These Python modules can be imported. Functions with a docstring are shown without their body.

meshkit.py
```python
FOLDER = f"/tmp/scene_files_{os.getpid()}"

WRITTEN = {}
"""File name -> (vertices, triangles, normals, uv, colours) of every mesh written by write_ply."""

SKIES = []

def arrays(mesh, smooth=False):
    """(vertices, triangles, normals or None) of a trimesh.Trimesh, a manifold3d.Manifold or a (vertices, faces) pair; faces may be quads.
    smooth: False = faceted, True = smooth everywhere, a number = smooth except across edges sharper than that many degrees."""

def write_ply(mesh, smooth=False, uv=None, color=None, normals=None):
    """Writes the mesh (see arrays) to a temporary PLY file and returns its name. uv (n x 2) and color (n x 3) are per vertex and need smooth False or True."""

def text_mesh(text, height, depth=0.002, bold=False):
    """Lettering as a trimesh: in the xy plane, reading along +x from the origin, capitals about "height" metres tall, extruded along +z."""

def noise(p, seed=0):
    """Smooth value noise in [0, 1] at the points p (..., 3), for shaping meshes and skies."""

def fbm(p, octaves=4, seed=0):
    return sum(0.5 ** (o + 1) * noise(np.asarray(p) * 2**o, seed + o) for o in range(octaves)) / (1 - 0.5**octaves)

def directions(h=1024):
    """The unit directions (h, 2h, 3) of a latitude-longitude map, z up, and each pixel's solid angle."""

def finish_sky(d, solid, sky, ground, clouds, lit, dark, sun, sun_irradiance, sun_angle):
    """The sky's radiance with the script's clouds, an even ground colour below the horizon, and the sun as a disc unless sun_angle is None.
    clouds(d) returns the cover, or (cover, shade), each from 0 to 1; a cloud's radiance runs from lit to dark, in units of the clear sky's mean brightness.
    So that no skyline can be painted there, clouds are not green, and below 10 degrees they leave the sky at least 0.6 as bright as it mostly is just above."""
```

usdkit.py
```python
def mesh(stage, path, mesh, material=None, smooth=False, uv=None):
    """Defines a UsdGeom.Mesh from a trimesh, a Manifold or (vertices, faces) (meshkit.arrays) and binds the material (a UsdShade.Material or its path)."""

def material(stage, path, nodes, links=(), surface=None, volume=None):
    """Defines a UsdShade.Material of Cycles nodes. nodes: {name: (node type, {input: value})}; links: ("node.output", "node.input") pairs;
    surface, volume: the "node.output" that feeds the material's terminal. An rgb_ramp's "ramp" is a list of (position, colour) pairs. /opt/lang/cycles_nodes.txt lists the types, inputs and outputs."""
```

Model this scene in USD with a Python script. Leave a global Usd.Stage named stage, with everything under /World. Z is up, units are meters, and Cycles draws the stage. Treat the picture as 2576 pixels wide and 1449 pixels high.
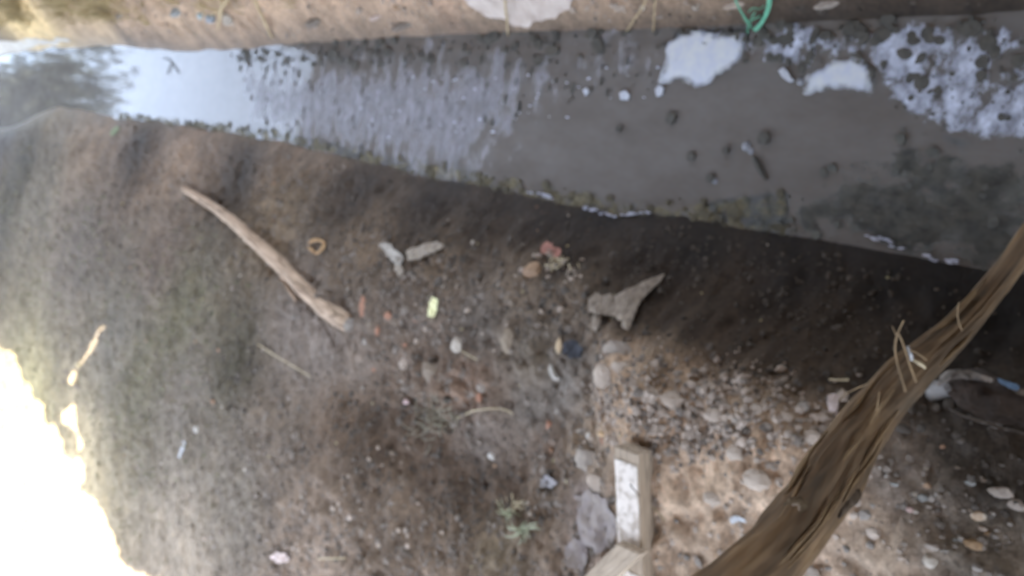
import math, random
import numpy as np, trimesh
from scipy.interpolate import RBFInterpolator, RegularGridInterpolator
from scipy.spatial import Delaunay, cKDTree
from shapely.geometry import Polygon, Point, LineString
from shapely import affinity, contains_xy, unary_union
from pxr import Usd, UsdGeom, UsdLux, UsdShade, Sdf, Gf, Vt
import usdkit, meshkit
from meshkit import noise, fbm

random.seed(7); rng = np.random.default_rng(7)
stage = Usd.Stage.CreateInMemory()
UsdGeom.SetStageUpAxis(stage, UsdGeom.Tokens.z); UsdGeom.SetStageMetersPerUnit(stage, 1.0)
UsdGeom.Xform.Define(stage, '/World'); UsdGeom.Scope.Define(stage, '/World/Looks')

# ------------------------------------------------------------------ camera (a phone held sideways: the picture's left is far away)
CAM_Z, PITCH, AZ, FPX = 1.9, math.radians(45.7), math.radians(13.1), 1945.0     # FPX: focal length for a 2576 px wide picture
Zv = np.array([0, 0, 1.0])
head = np.array([-math.sin(AZ), math.cos(AZ), 0]); right = np.array([math.cos(AZ), math.sin(AZ), 0])
fwd = head * math.cos(PITCH) - Zv * math.sin(PITCH); up = head * math.sin(PITCH) + Zv * math.cos(PITCH)
EYE = np.array([0, 0, CAM_Z])
cam = UsdGeom.Camera.Define(stage, '/World/camera')
rows = [-up, right, -fwd]
cam.AddTransformOp().Set(Gf.Matrix4d(*[float(v) for a in rows for v in (*a, 0.0)], *[float(v) for v in EYE], 1.0))
cam.CreateHorizontalApertureAttr(36.0); cam.CreateVerticalApertureAttr(20.25)
cam.CreateFocalLengthAttr(36.0 * FPX / 2576)
cam.CreateFStopAttr(7.2); cam.CreateFocusDistanceAttr(0.5)
cam.CreateClippingRangeAttr(Gf.Vec2f(0.02, 2000))
cam.CreateExposureAttr(3.12)

# ------------------------------------------------------------------ sky and sun
SHIFT = np.array([-0.60, 1.60]) / 2.5            # how far a shadow moves per metre of height
sun_h = -SHIFT / np.linalg.norm(SHIFT); SUN_EL = math.atan(1 / np.linalg.norm(SHIFT))
SUN = np.array([*(sun_h * math.cos(SUN_EL)), math.sin(SUN_EL)])
sky_mat = usdkit.material(stage, '/World/Looks/sky', {
    'sky': ('sky_texture', {'sky_type': 'single_scattering', 'sun_disc': False, 'sun_elevation': SUN_EL,
                            'sun_rotation': math.atan2(SUN[0], SUN[1]), 'aerosol_density': 2.5, 'altitude': 100.0}),
    'tc': ('texture_coordinate', {}), 'n': ('noise_texture', {'scale': 2.2, 'detail': 6.0, 'roughness': 0.6}),
    'r': ('map_range', {'from_min': 0.3, 'from_max': 0.75, 'to_min': 0.25, 'to_max': 0.8, 'clamp': True}),
    'm': ('mix_color', {'b': (6.2, 7.1, 8.6), 'use_clamp': False}),
    'bg': ('background_shader', {'strength': 0.11})},
    [('tc.generated', 'n.vector'), ('n.fac', 'r.value'), ('r.result', 'm.fac'), ('sky.color', 'm.a'), ('m.result', 'bg.color')], surface='bg.background')
dome = UsdLux.DomeLight.Define(stage, '/World/sky')
UsdShade.MaterialBindingAPI.Apply(dome.GetPrim()).Bind(sky_mat)
dome.GetPrim().SetCustomDataByKey('kind', 'structure')
sun = UsdLux.DistantLight.Define(stage, '/World/sun')
sx = np.cross(Zv, SUN); sx /= np.linalg.norm(sx); sy = np.cross(SUN, sx)
sun.AddTransformOp().Set(Gf.Matrix4d(*[float(v) for a in (sx, sy, SUN) for v in (*a, 0.0)], 0, 0, 10, 1))
sun.CreateIntensityAttr(1.0); sun.CreateAngleAttr(0.53); sun.CreateColorAttr(Gf.Vec3f(1.0, 0.93, 0.82))
sun.GetPrim().GetAttribute('inputs:normalize').Set(True) if sun.GetPrim().GetAttribute('inputs:normalize') else sun.CreateNormalizeAttr(True)

# ------------------------------------------------------------------ pixel <-> world (used once, to lay the ground out)
def ray(px, py):
    return fwd - up * ((px - 1288) / FPX) + right * ((724.5 - py) / FPX)
def P(px, py, z):
    d = ray(px, py)
    return EYE + d * ((z - CAM_Z) / d[2])
def project(p):
    q = np.asarray(p, float) - EYE
    w = q @ fwd
    return np.stack([1288 - FPX * (q @ up) / w, 724.5 - FPX * (q @ right) / w], -1)

# ------------------------------------------------------------------ terrain control points
C = []
near_edge = [(-40,345),(60,300),(150,268),(330,302),(460,310),(600,337),(740,358),(900,397),(1000,425),(1150,450),(1300,480),(1450,520),(1560,540),(1700,545),(1850,568),(1980,590),(2200,625),(2400,660),(2576,695)]
far_edge = [(0,137),(120,122),(240,110),(350,118),(460,124),(565,126),(700,112),(900,98),(1100,88),(1330,76),(1600,70),(1800,62),(2000,54),(2200,46),(2400,34),(2576,22)]
def dense(e, seed):
    e = np.array(e, float); x = []
    for a, b in zip(e[:-1], e[1:]):
        n = max(1, int(abs(b[0] - a[0]) / 14)); x += [a + (b - a) * k / n for k in range(n)]
    x = np.array(x + [e[-1]])
    return x + np.column_stack([np.zeros(len(x)), (noise(np.column_stack([x[:, 0] / 33, np.full(len(x), seed), np.zeros(len(x))]), seed) - .5) * 11])
near_edge, far_edge = dense(near_edge, 3), dense(far_edge, 4)
for q in near_edge:
    a = P(*q, 0); C.append((*a[:2], 0.0)); C.append((a[0] - 0.045, a[1], 0.03)); C.append((a[0] + 0.06, a[1], -0.05))
for q in far_edge:
    a = P(*q, 0); C.append((*a[:2], 0.0)); C.append((a[0] + 0.05, a[1], 0.07)); C.append((a[0] - 0.06, a[1], -0.06))
    C.append((a[0] + 0.22, a[1], 0.24)); C.append((a[0] + 0.55, a[1], 0.36)); C.append((a[0] + 1.4, a[1], 0.42))
    C.append((a[0] - 0.24, a[1], -0.2))
for x, y, z in [(300,400,.09),(500,405,.09),(700,440,.11),(1000,530,.13),(1300,625,.17),(1430,660,.19),(1180,560,.13),(850,480,.10),
                (700,600,.18),(900,690,.21),(1100,740,.24),(1300,790,.26),(1450,850,.27),(1100,940,.27),(1300,1000,.29),(1450,1080,.30),(1250,1225,.25),(1000,1120,.26),(850,960,.26),(1400,1200,.31),
                (200,500,.18),(100,700,.27),(300,700,.25),(500,800,.29),(100,850,.32),(300,1000,.36),(500,1100,.38),(750,1150,.37),(900,1250,.37),(400,1400,.42),(700,1400,.41),(1100,1380,.38),(1350,1380,.38),
                (1535,900,.36),(1545,1000,.39),(1560,1120,.42),(1650,900,.36),(1800,960,.38),(2000,1000,.38),(2200,1060,.36),(1800,1200,.43),(2000,1400,.45),(2300,1300,.44),(2576,1440,.45),(1700,1400,.45),(2500,1150,.38),(1500,1400,.41),
                (1490,950,.29),(1500,1050,.31),(1480,880,.27),
                (1700,720,.15),(1560,740,.22),(1900,770,.17),(2100,820,.18),(2300,870,.2),(2500,900,.22),(1640,830,.27),(1850,880,.30),(2100,950,.31),(2300,1000,.32),
                (1700,610,.05),(2000,670,.06),(2300,720,.06),(1500,610,.10)]:
    C.append(tuple(P(x, y, z)))
for y in (9.8, 11.5, 13.5, 16):
    C += [(-0.5, y, 0.0), (-0.7, y, .06), (0.2, y, 0.0), (-0.15, y, -.2), (0.4, y, .15), (0.9, y, .38), (-2, y, .3), (-4, y, .45), (3, y, .42)]
for y in (-.3, -1.2, -2.5):
    C += [(-.05, y, 0), (.5, y, 0), (.22, y, -.2), (-.35, y, .3), (-.7, y, .45), (-2, y, .47), (.75, y, .26), (1.3, y, .4), (3, y, .42)]
for y in (0, 1.5, 3, 4.5, 6, 7.5, 9):
    C += [(-3.2, y, .44), (-4.6, y, .45), (3.2, y, .42), (4.6, y, .42)]
C = np.array(C)
_, keep = np.unique(np.round(C[:, :2], 2), axis=0, return_index=True)
C = C[keep]
rbf = RBFInterpolator(C[:, :2], C[:, 2], kernel='linear', neighbors=40, smoothing=0.0006)
gx, gy = np.arange(-5, 5.01, 0.035), np.arange(-3, 16.01, 0.05)
GX, GY = np.meshgrid(gx, gy, indexing='ij')
base_grid = rbf(np.stack([GX.ravel(), GY.ravel()], 1)).reshape(GX.shape)
from scipy.ndimage import gaussian_filter
base_grid = gaussian_filter(base_grid, 0.8)
_base = RegularGridInterpolator((gx, gy), base_grid, bounds_error=False, fill_value=None)
def smooth01(t):
    t = np.clip(t, 0, 1); return t * t * (3 - 2 * t)
# soil: pixel of the photograph -> ground colour there (shade put into some dark spots), and how lumpy the soil lies
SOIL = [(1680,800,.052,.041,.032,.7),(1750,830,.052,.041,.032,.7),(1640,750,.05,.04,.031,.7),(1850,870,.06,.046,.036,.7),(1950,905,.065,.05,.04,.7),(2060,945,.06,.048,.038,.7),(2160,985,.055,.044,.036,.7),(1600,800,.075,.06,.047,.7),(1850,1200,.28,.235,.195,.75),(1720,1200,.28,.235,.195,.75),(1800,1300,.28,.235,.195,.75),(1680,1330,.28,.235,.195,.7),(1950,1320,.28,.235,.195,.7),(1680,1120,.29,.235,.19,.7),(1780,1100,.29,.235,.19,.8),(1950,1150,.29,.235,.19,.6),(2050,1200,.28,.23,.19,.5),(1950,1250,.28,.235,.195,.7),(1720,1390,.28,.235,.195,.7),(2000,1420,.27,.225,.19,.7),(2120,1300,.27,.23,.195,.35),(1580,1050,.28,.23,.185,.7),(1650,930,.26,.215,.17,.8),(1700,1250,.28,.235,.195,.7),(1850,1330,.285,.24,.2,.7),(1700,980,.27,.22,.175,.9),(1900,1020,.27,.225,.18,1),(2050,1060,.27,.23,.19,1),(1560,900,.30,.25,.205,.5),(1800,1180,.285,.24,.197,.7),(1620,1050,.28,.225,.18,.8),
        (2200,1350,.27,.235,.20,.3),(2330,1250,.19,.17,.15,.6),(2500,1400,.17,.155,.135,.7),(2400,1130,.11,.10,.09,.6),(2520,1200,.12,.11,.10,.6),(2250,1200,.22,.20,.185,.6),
        (1700,700,.055,.042,.032,.6),(1600,660,.05,.039,.03,.6),(1750,640,.04,.033,.026,.5),(2000,720,.036,.029,.023,.5),(2200,760,.032,.026,.021,.5),(1350,590,.055,.044,.035,.6),(1100,510,.065,.053,.043,.6),(1500,570,.045,.037,.03,.5),(1900,780,.05,.039,.03,.6),(2100,820,.055,.044,.034,.6),(2350,840,.036,.03,.025,.6),(2500,800,.03,.026,.023,.6),(2000,880,.075,.058,.044,.7),(1800,820,.085,.064,.048,.7),(2200,940,.055,.045,.036,.7),(2400,980,.05,.042,.035,.6),(1450,630,.07,.055,.043,.6),(1200,570,.07,.056,.044,.6),(900,500,.10,.083,.068,.6),(600,440,.11,.095,.08,.5),(350,370,.09,.082,.075,.4),  # dark slope: wet mud, its near right end darkened further in place of shade
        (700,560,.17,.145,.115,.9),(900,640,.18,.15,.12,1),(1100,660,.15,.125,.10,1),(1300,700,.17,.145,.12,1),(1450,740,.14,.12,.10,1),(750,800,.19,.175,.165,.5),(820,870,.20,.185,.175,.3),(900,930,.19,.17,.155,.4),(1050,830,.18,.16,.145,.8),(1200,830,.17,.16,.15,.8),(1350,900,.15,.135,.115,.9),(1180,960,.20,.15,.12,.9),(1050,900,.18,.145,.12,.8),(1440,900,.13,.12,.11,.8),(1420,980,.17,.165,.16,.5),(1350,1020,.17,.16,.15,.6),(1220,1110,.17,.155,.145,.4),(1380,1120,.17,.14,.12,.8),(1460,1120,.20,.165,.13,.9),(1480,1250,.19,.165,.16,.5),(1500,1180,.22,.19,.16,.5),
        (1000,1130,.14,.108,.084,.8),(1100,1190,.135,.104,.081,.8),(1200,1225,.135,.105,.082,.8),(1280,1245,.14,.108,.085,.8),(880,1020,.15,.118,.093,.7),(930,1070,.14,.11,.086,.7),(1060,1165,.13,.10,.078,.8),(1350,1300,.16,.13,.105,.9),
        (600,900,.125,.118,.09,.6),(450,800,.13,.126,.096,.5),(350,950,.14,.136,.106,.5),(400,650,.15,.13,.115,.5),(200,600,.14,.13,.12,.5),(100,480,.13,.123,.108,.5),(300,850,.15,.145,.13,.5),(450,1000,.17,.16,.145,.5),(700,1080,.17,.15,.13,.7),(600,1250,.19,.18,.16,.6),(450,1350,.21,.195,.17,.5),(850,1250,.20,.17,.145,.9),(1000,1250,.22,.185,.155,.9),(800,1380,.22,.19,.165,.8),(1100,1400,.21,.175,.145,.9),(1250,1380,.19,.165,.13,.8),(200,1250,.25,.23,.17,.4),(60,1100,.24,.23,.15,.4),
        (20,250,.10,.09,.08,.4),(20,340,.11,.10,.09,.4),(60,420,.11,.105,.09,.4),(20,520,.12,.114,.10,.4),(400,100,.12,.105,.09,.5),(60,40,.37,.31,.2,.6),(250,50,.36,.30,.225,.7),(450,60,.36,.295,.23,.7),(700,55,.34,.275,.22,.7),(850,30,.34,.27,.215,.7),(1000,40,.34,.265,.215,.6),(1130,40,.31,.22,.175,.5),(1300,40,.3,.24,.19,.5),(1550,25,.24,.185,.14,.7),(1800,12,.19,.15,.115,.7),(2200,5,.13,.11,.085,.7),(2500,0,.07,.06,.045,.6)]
fe = np.array(far_edge)
for x_ in range(330, 2560, 45):
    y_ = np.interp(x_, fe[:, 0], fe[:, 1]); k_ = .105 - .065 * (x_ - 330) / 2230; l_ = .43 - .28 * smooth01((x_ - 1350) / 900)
    SOIL += [(x_, y_ - 6, k_, k_ * .87, k_ * .76, .5), (x_, y_ - 24, (k_ + l_) * .42, (k_ + l_) * .35, (k_ + l_) * .29, .6), (x_, y_ - 46, l_, l_ * .8, l_ * .64, .7)]  # wet soil at the far waterline, with the overhang's shade put into the colour
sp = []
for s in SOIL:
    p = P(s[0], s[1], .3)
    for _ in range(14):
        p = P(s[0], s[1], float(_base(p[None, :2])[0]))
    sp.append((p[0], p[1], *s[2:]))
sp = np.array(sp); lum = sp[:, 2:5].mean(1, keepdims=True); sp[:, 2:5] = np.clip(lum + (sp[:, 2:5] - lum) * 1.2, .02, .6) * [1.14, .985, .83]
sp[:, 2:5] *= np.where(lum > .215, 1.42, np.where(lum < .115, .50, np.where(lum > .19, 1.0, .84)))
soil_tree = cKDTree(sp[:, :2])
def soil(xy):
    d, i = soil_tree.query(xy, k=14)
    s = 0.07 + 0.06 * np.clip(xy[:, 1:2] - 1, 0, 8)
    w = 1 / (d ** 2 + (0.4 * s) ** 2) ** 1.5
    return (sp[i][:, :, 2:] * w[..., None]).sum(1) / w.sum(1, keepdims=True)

def height(xy, lumps=None):
    """height of the ground at the points xy"""
    xy = np.atleast_2d(np.asarray(xy, float))
    q = np.stack([np.clip(xy[:, 0], -5, 5), np.clip(xy[:, 1], -3, 16)], 1)
    z = _base(q)
    far = smooth01((np.abs(xy - q).max(1)) / 4)
    z = z * (1 - far) + 0.45 * far
    if lumps is None:
        lumps = soil(q)[:, 3]
    dry = smooth01((z - 0.005) / 0.08)
    p3 = np.column_stack([xy, np.zeros(len(xy))])
    a = fbm(p3 * 2.3 + 3.1, 3, 5) - .5
    b = fbm(p3 * 9 + 1.7, 3, 11) - .5
    c = fbm(p3 * 34 + 7.7, 3, 17) - .5
    lump = np.clip(noise(p3 * 26 + 40, 23) - .52, 0, 1) ** .7 * np.clip(noise(p3 * 7 + 9, 31) * 1.6 - .3, 0, 1)
    return z + (0.05 * a + (0.048 * b + 0.040 * c * (0.5 + lumps) + 0.060 * lump * lumps) * (0.35 + 0.65 * dry)) * np.where(z < -.03, .3, 1) * (.25 + .75 * dry)

def G(px, py):
    """the point of the ground seen at a pixel"""
    d = ray(px, py); d = d / np.linalg.norm(d)
    t = np.linspace(1.0, 14, 900); pts = EYE + d * t[:, None]
    under = np.nonzero(pts[:, 2] < height(pts[:, :2]))[0]
    if len(under) == 0:
        return P(px, py, .4)
    lo, hi = t[max(under[0] - 1, 0)], t[under[0]]
    t = np.linspace(lo, hi, 30); pts = EYE + d * t[:, None]
    k = np.nonzero(pts[:, 2] < height(pts[:, :2]))[0]
    return pts[k[0]] if len(k) else pts[-1]
def scale_at(p):
    return float((np.asarray(p) - EYE) @ fwd) / FPX        # metres per pixel there

# ------------------------------------------------------------------ materials
_M = {}
def mat(name, col, col2=None, rough=.8, scale=30., bump=.0, bscale=120., spec=.3, detail=4., vary=0.0, trans=0., space='object', lo=.35, hi=.65):
    """two colours mixed by noise, with fine relief; vary: brightness that differs between instances"""
    if name in _M: return _M[name]
    col2 = col2 or tuple(c * .6 for c in col)
    N = {'tc': ('texture_coordinate', {}), 'n': ('noise_texture', {'scale': scale, 'detail': detail, 'roughness': .62}),
         'r': ('rgb_ramp', {'ramp': [(0, col2), (lo, col2), (hi, col), (1, col)]}),
         'p': ('principled_bsdf', {'roughness': rough, 'specular_ior_level': spec}),
         'n2': ('noise_texture', {'scale': bscale, 'detail': 5.0, 'roughness': .65}), 'b': ('bump', {'strength': bump, 'distance': .01})}
    L = [('tc.object', 'n.vector'), ('tc.object', 'n2.vector'), ('n.fac', 'r.fac')]
    c = 'r.color'
    if vary:
        N['oi'] = ('object_info', {}); N['mr'] = ('map_range', {'to_min': 1 - vary, 'to_max': 1 + vary}); N['h'] = ('hsv', {})
        L += [('oi.random', 'mr.value'), ('mr.result', 'h.value'), (c, 'h.color')]; c = 'h.color'
    L.append((c, 'p.base_color'))
    if bump: L += [('n2.fac', 'b.height'), ('b.normal', 'p.normal')]
    out = 'p.BSDF'
    if trans:
        N['t'] = ('translucent_bsdf', {}); N['mx'] = ('mix_closure', {'fac': trans})
        L += [(c, 't.color'), ('p.BSDF', 'mx.closure1'), ('t.BSDF', 'mx.closure2')]; out = 'mx.closure'
    _M[name] = usdkit.material(stage, '/World/Looks/' + name, N, L, surface=out)
    return _M[name]

soil_mat = usdkit.material(stage, '/World/Looks/soil', {
    'a': ('attribute', {'attribute': 'soil'}), 'g': ('geometry', {}), 'sep': ('separate_xyz', {}),
    'n1': ('noise_texture', {'scale': 9.0, 'detail': 6.0, 'roughness': .7}), 'm1': ('map_range', {'from_min': .3, 'from_max': .7, 'to_min': .66, 'to_max': 1.34}),
    'n2': ('noise_texture', {'scale': 75.0, 'detail': 6.0, 'roughness': .75}), 'm2': ('map_range', {'from_min': .3, 'from_max': .72, 'to_min': .55, 'to_max': 1.5}),
    'n4': ('noise_texture', {'scale': 2.1, 'detail': 3.0}), 'm4': ('map_range', {'from_min': .3, 'from_max': .7, 'to_min': .88, 'to_max': 1.12}),
    'x': ('math', {'math_type': 'multiply'}), 'x2': ('math', {'math_type': 'multiply'}),
    'h': ('hsv', {}),
    'wet': ('map_range', {'from_min': .0, 'from_max': .16, 'to_min': .0, 'to_max': 1.0, 'clamp': True}),
    'wr': ('map_range', {'from_min': .0, 'from_max': 1., 'to_min': .42, 'to_max': .92}),
    'wc': ('map_range', {'from_min': .0, 'from_max': 1., 'to_min': .65, 'to_max': 1.0}), 'x3': ('math', {'math_type': 'multiply'}),
    'n3': ('noise_texture', {'scale': 160.0, 'detail': 6.0, 'roughness': .7}), 'b': ('bump', {'strength': .75, 'distance': .012}),
    'p': ('principled_bsdf', {'specular_ior_level': .25})},
    [('g.position', 'n1.vector'), ('g.position', 'n2.vector'), ('g.position', 'n3.vector'), ('g.position', 'n4.vector'), ('g.position', 'sep.vector'),
     ('n1.fac', 'm1.value'), ('n2.fac', 'm2.value'), ('n4.fac', 'm4.value'), ('m1.result', 'x.value1'), ('m2.result', 'x.value2'), ('x.value', 'x2.value1'), ('m4.result', 'x2.value2'),
     ('sep.z', 'wet.value'), ('wet.result', 'wr.value'), ('wet.result', 'wc.value'), ('x2.value', 'x3.value1'), ('wc.result', 'x3.value2'),
     ('x3.value', 'h.value'), ('a.color', 'h.color'), ('h.color', 'p.base_color'), ('wr.result', 'p.roughness'),
     ('n3.fac', 'b.height'), ('b.normal', 'p.normal')], surface='p.BSDF')

# ------------------------------------------------------------------ objects
_used = {}
def free(path):
    n = _used.get(path, 0); _used[path] = n + 1
    return path if n == 0 else f'{path}_{n:03d}'
def tag(prim, label=None, cat=None, group=None, kind=None):
    prim = prim.GetPrim() if hasattr(prim, 'GetPrim') else prim
    for k, v in (('label', label), ('category', cat), ('group', group), ('kind', kind)):
        if v: prim.SetCustomDataByKey(k, v)
    return prim
def thing(name, label, cat, loc=(0, 0, 0), group=None):
    x = UsdGeom.Xform.Define(stage, free('/World/' + name)); x.AddTranslateOp().Set(Gf.Vec3d(*map(float, loc)))
    return tag(x, label, cat, group)
def obj(name, mesh, m, parent=None, origin=None, smooth=35):
    """one Mesh; its points are stored about its own origin (the parent's place, or its own middle)"""
    path = free((str(parent.GetPath()) if parent is not None else '/World') + '/' + name)
    if hasattr(mesh, 'to_mesh'):
        mm = mesh.to_mesh(); mesh = trimesh.Trimesh(mm.vert_properties[:, :3], mm.tri_verts, process=False)
    if isinstance(mesh, tuple): mesh = trimesh.Trimesh(*mesh, process=False)
    mesh = mesh.copy()
    if parent is not None:
        x = UsdGeom.Xformable(parent if str(parent.GetPath()).count('/') == 2 else parent.GetParent())
        t = x.GetPrim().GetAttribute('xformOp:translate').Get() or (0, 0, 0)
        mesh.vertices = mesh.vertices - np.array(t)
        return usdkit.mesh(stage, path, mesh, m, smooth=smooth)
    o = np.array([*mesh.bounds.mean(0)[:2], mesh.bounds[0, 2]]) if origin is None else np.array(origin)
    mesh.vertices = mesh.vertices - o
    g = usdkit.mesh(stage, path, mesh, m, smooth=smooth)
    g.AddTranslateOp().Set(Gf.Vec3d(*map(float, o)))
    return g

# ---- ground
def axis(lo, hi, fine_lo, fine_hi, d, grow=1.06):
    step = lambda s: s * (grow if s < .06 else 1.16)
    v = list(np.arange(fine_lo, fine_hi, d)); s = d
    while v[-1] < hi: s = step(s); v.append(v[-1] + s)
    s, w = d, [fine_lo]
    while w[-1] > lo: s = step(s); w.append(w[-1] - s)
    return np.array(w[:0:-1] + v)
xs = axis(-400, 400, -1.4, 0.0, 0.0085, 1.013); ys = axis(-400, 400, 0.1, 3.3, 0.0085, 1.010)
X, Y = np.meshgrid(xs, ys, indexing='ij'); XY = np.stack([X.ravel(), Y.ravel()], 1)
clipped = np.stack([np.clip(XY[:, 0], -5, 5), np.clip(XY[:, 1], -3, 16)], 1)
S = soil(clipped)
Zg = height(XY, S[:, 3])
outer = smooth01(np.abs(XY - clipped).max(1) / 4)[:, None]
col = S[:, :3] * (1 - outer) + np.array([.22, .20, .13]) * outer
nx, ny = len(xs), len(ys)
idx = np.arange(nx * ny).reshape(nx, ny)
quads = np.stack([idx[:-1, :-1], idx[1:, :-1], idx[1:, 1:], idx[:-1, 1:]], -1).reshape(-1, 4)
V = np.column_stack([XY, Zg])
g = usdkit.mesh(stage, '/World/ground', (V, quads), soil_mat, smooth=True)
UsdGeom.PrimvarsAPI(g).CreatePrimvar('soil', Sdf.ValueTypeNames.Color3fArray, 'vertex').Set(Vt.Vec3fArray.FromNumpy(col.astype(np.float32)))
tag(g, 'brown earth banks of the ditch with a raised terrace and a rubble slope', kind='structure')

# ---- water
wat = usdkit.material(stage, '/World/Looks/water', {
    'g': ('geometry', {}), 'mp': ('mapping', {'mapping_type': 'point', 'scale': (1.0, .5, 1.0)}), 'n': ('noise_texture', {'scale': 9.0, 'detail': 6.0, 'roughness': .7}),
    'r': ('rgb_ramp', {'ramp': [(0, (.092, .08, .068)), (.4, (.122, .109, .097)), (.7, (.150, .137, .125)), (1, (.17, .157, .146))]}),
    'n2': ('noise_texture', {'scale': 14.0, 'detail': 2.0}), 'b': ('bump', {'strength': .02, 'distance': .01}),
    'p': ('principled_bsdf', {'ior': 1.42, 'roughness': .05, 'specular_ior_level': .5})},
    [('g.position', 'mp.vector'), ('mp.vector', 'n.vector'), ('n.fac', 'r.fac'), ('r.color', 'p.base_color'), ('g.position', 'n2.vector'), ('n2.fac', 'b.height'), ('b.normal', 'p.normal')], surface='p.BSDF')
wx, wy = np.arange(-1.4, 1.41, .2), np.arange(-3, 18.1, .5)
WX, WY = np.meshgrid(wx, wy, indexing='ij'); wi = np.arange(WX.size).reshape(WX.shape)
wq = np.stack([wi[:-1, :-1], wi[1:, :-1], wi[1:, 1:], wi[:-1, 1:]], -1).reshape(-1, 4)
tag(usdkit.mesh(stage, '/World/water', (np.column_stack([WX.ravel(), WY.ravel(), np.zeros(WX.size)]), wq), wat, smooth=True), 'murky grey-brown water standing in the ditch', kind='structure')

# ------------------------------------------------------------------ shape helpers
def lathe_noise(m, amp, freq, seed):
    v = m.vertices; n = v / np.maximum(np.linalg.norm(v, axis=1, keepdims=True), 1e-9)
    m.vertices = v * (1 + amp * (fbm(n * freq + seed * 3.7 + 20, 3, seed) - .5)[:, None] * 2)
    return m
def stone_mesh(sx_, sy_, sz_, seed, sub=2, amp=.35, cuts=5, flat=.75):
    """an angular lump: a noisy ball cut by a few planes"""
    m = trimesh.creation.icosphere(subdivisions=sub)
    r = np.random.default_rng(seed)
    v = m.vertices.copy()
    for _ in range(cuts):
        d = r.normal(size=3); d /= np.linalg.norm(d); k = r.uniform(.62, .9)
        o = v @ d - k
        v -= np.where(o > 0, o, 0)[:, None] * d * flat
    m.vertices = v
    lathe_noise(m, amp * .6, 2.2, seed); lathe_noise(m, amp * .42, 5.5, seed + 9)
    m.vertices = m.vertices * np.array([sx_, sy_, sz_]) / 2
    return m
def frame_at(p):
    """image-right, image-down and up as seen lying on the ground"""
    ex = -(up - Zv * (up @ Zv)); ex /= np.linalg.norm(ex)
    ey = -right
    return np.stack([ex, ey, Zv], 0)
def place(m, p, turn=0.0, tilt=0.0):
    m = m.copy()
    if tilt: m.apply_transform(trimesh.transformations.rotation_matrix(tilt, [1, 0, 0]))
    if turn: m.apply_transform(trimesh.transformations.rotation_matrix(turn, [0, 0, 1]))
    m.vertices = m.vertices @ frame_at(p) + np.asarray(p)
    if np.linalg.det(frame_at(p)) < 0: m.invert()
    return m
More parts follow.
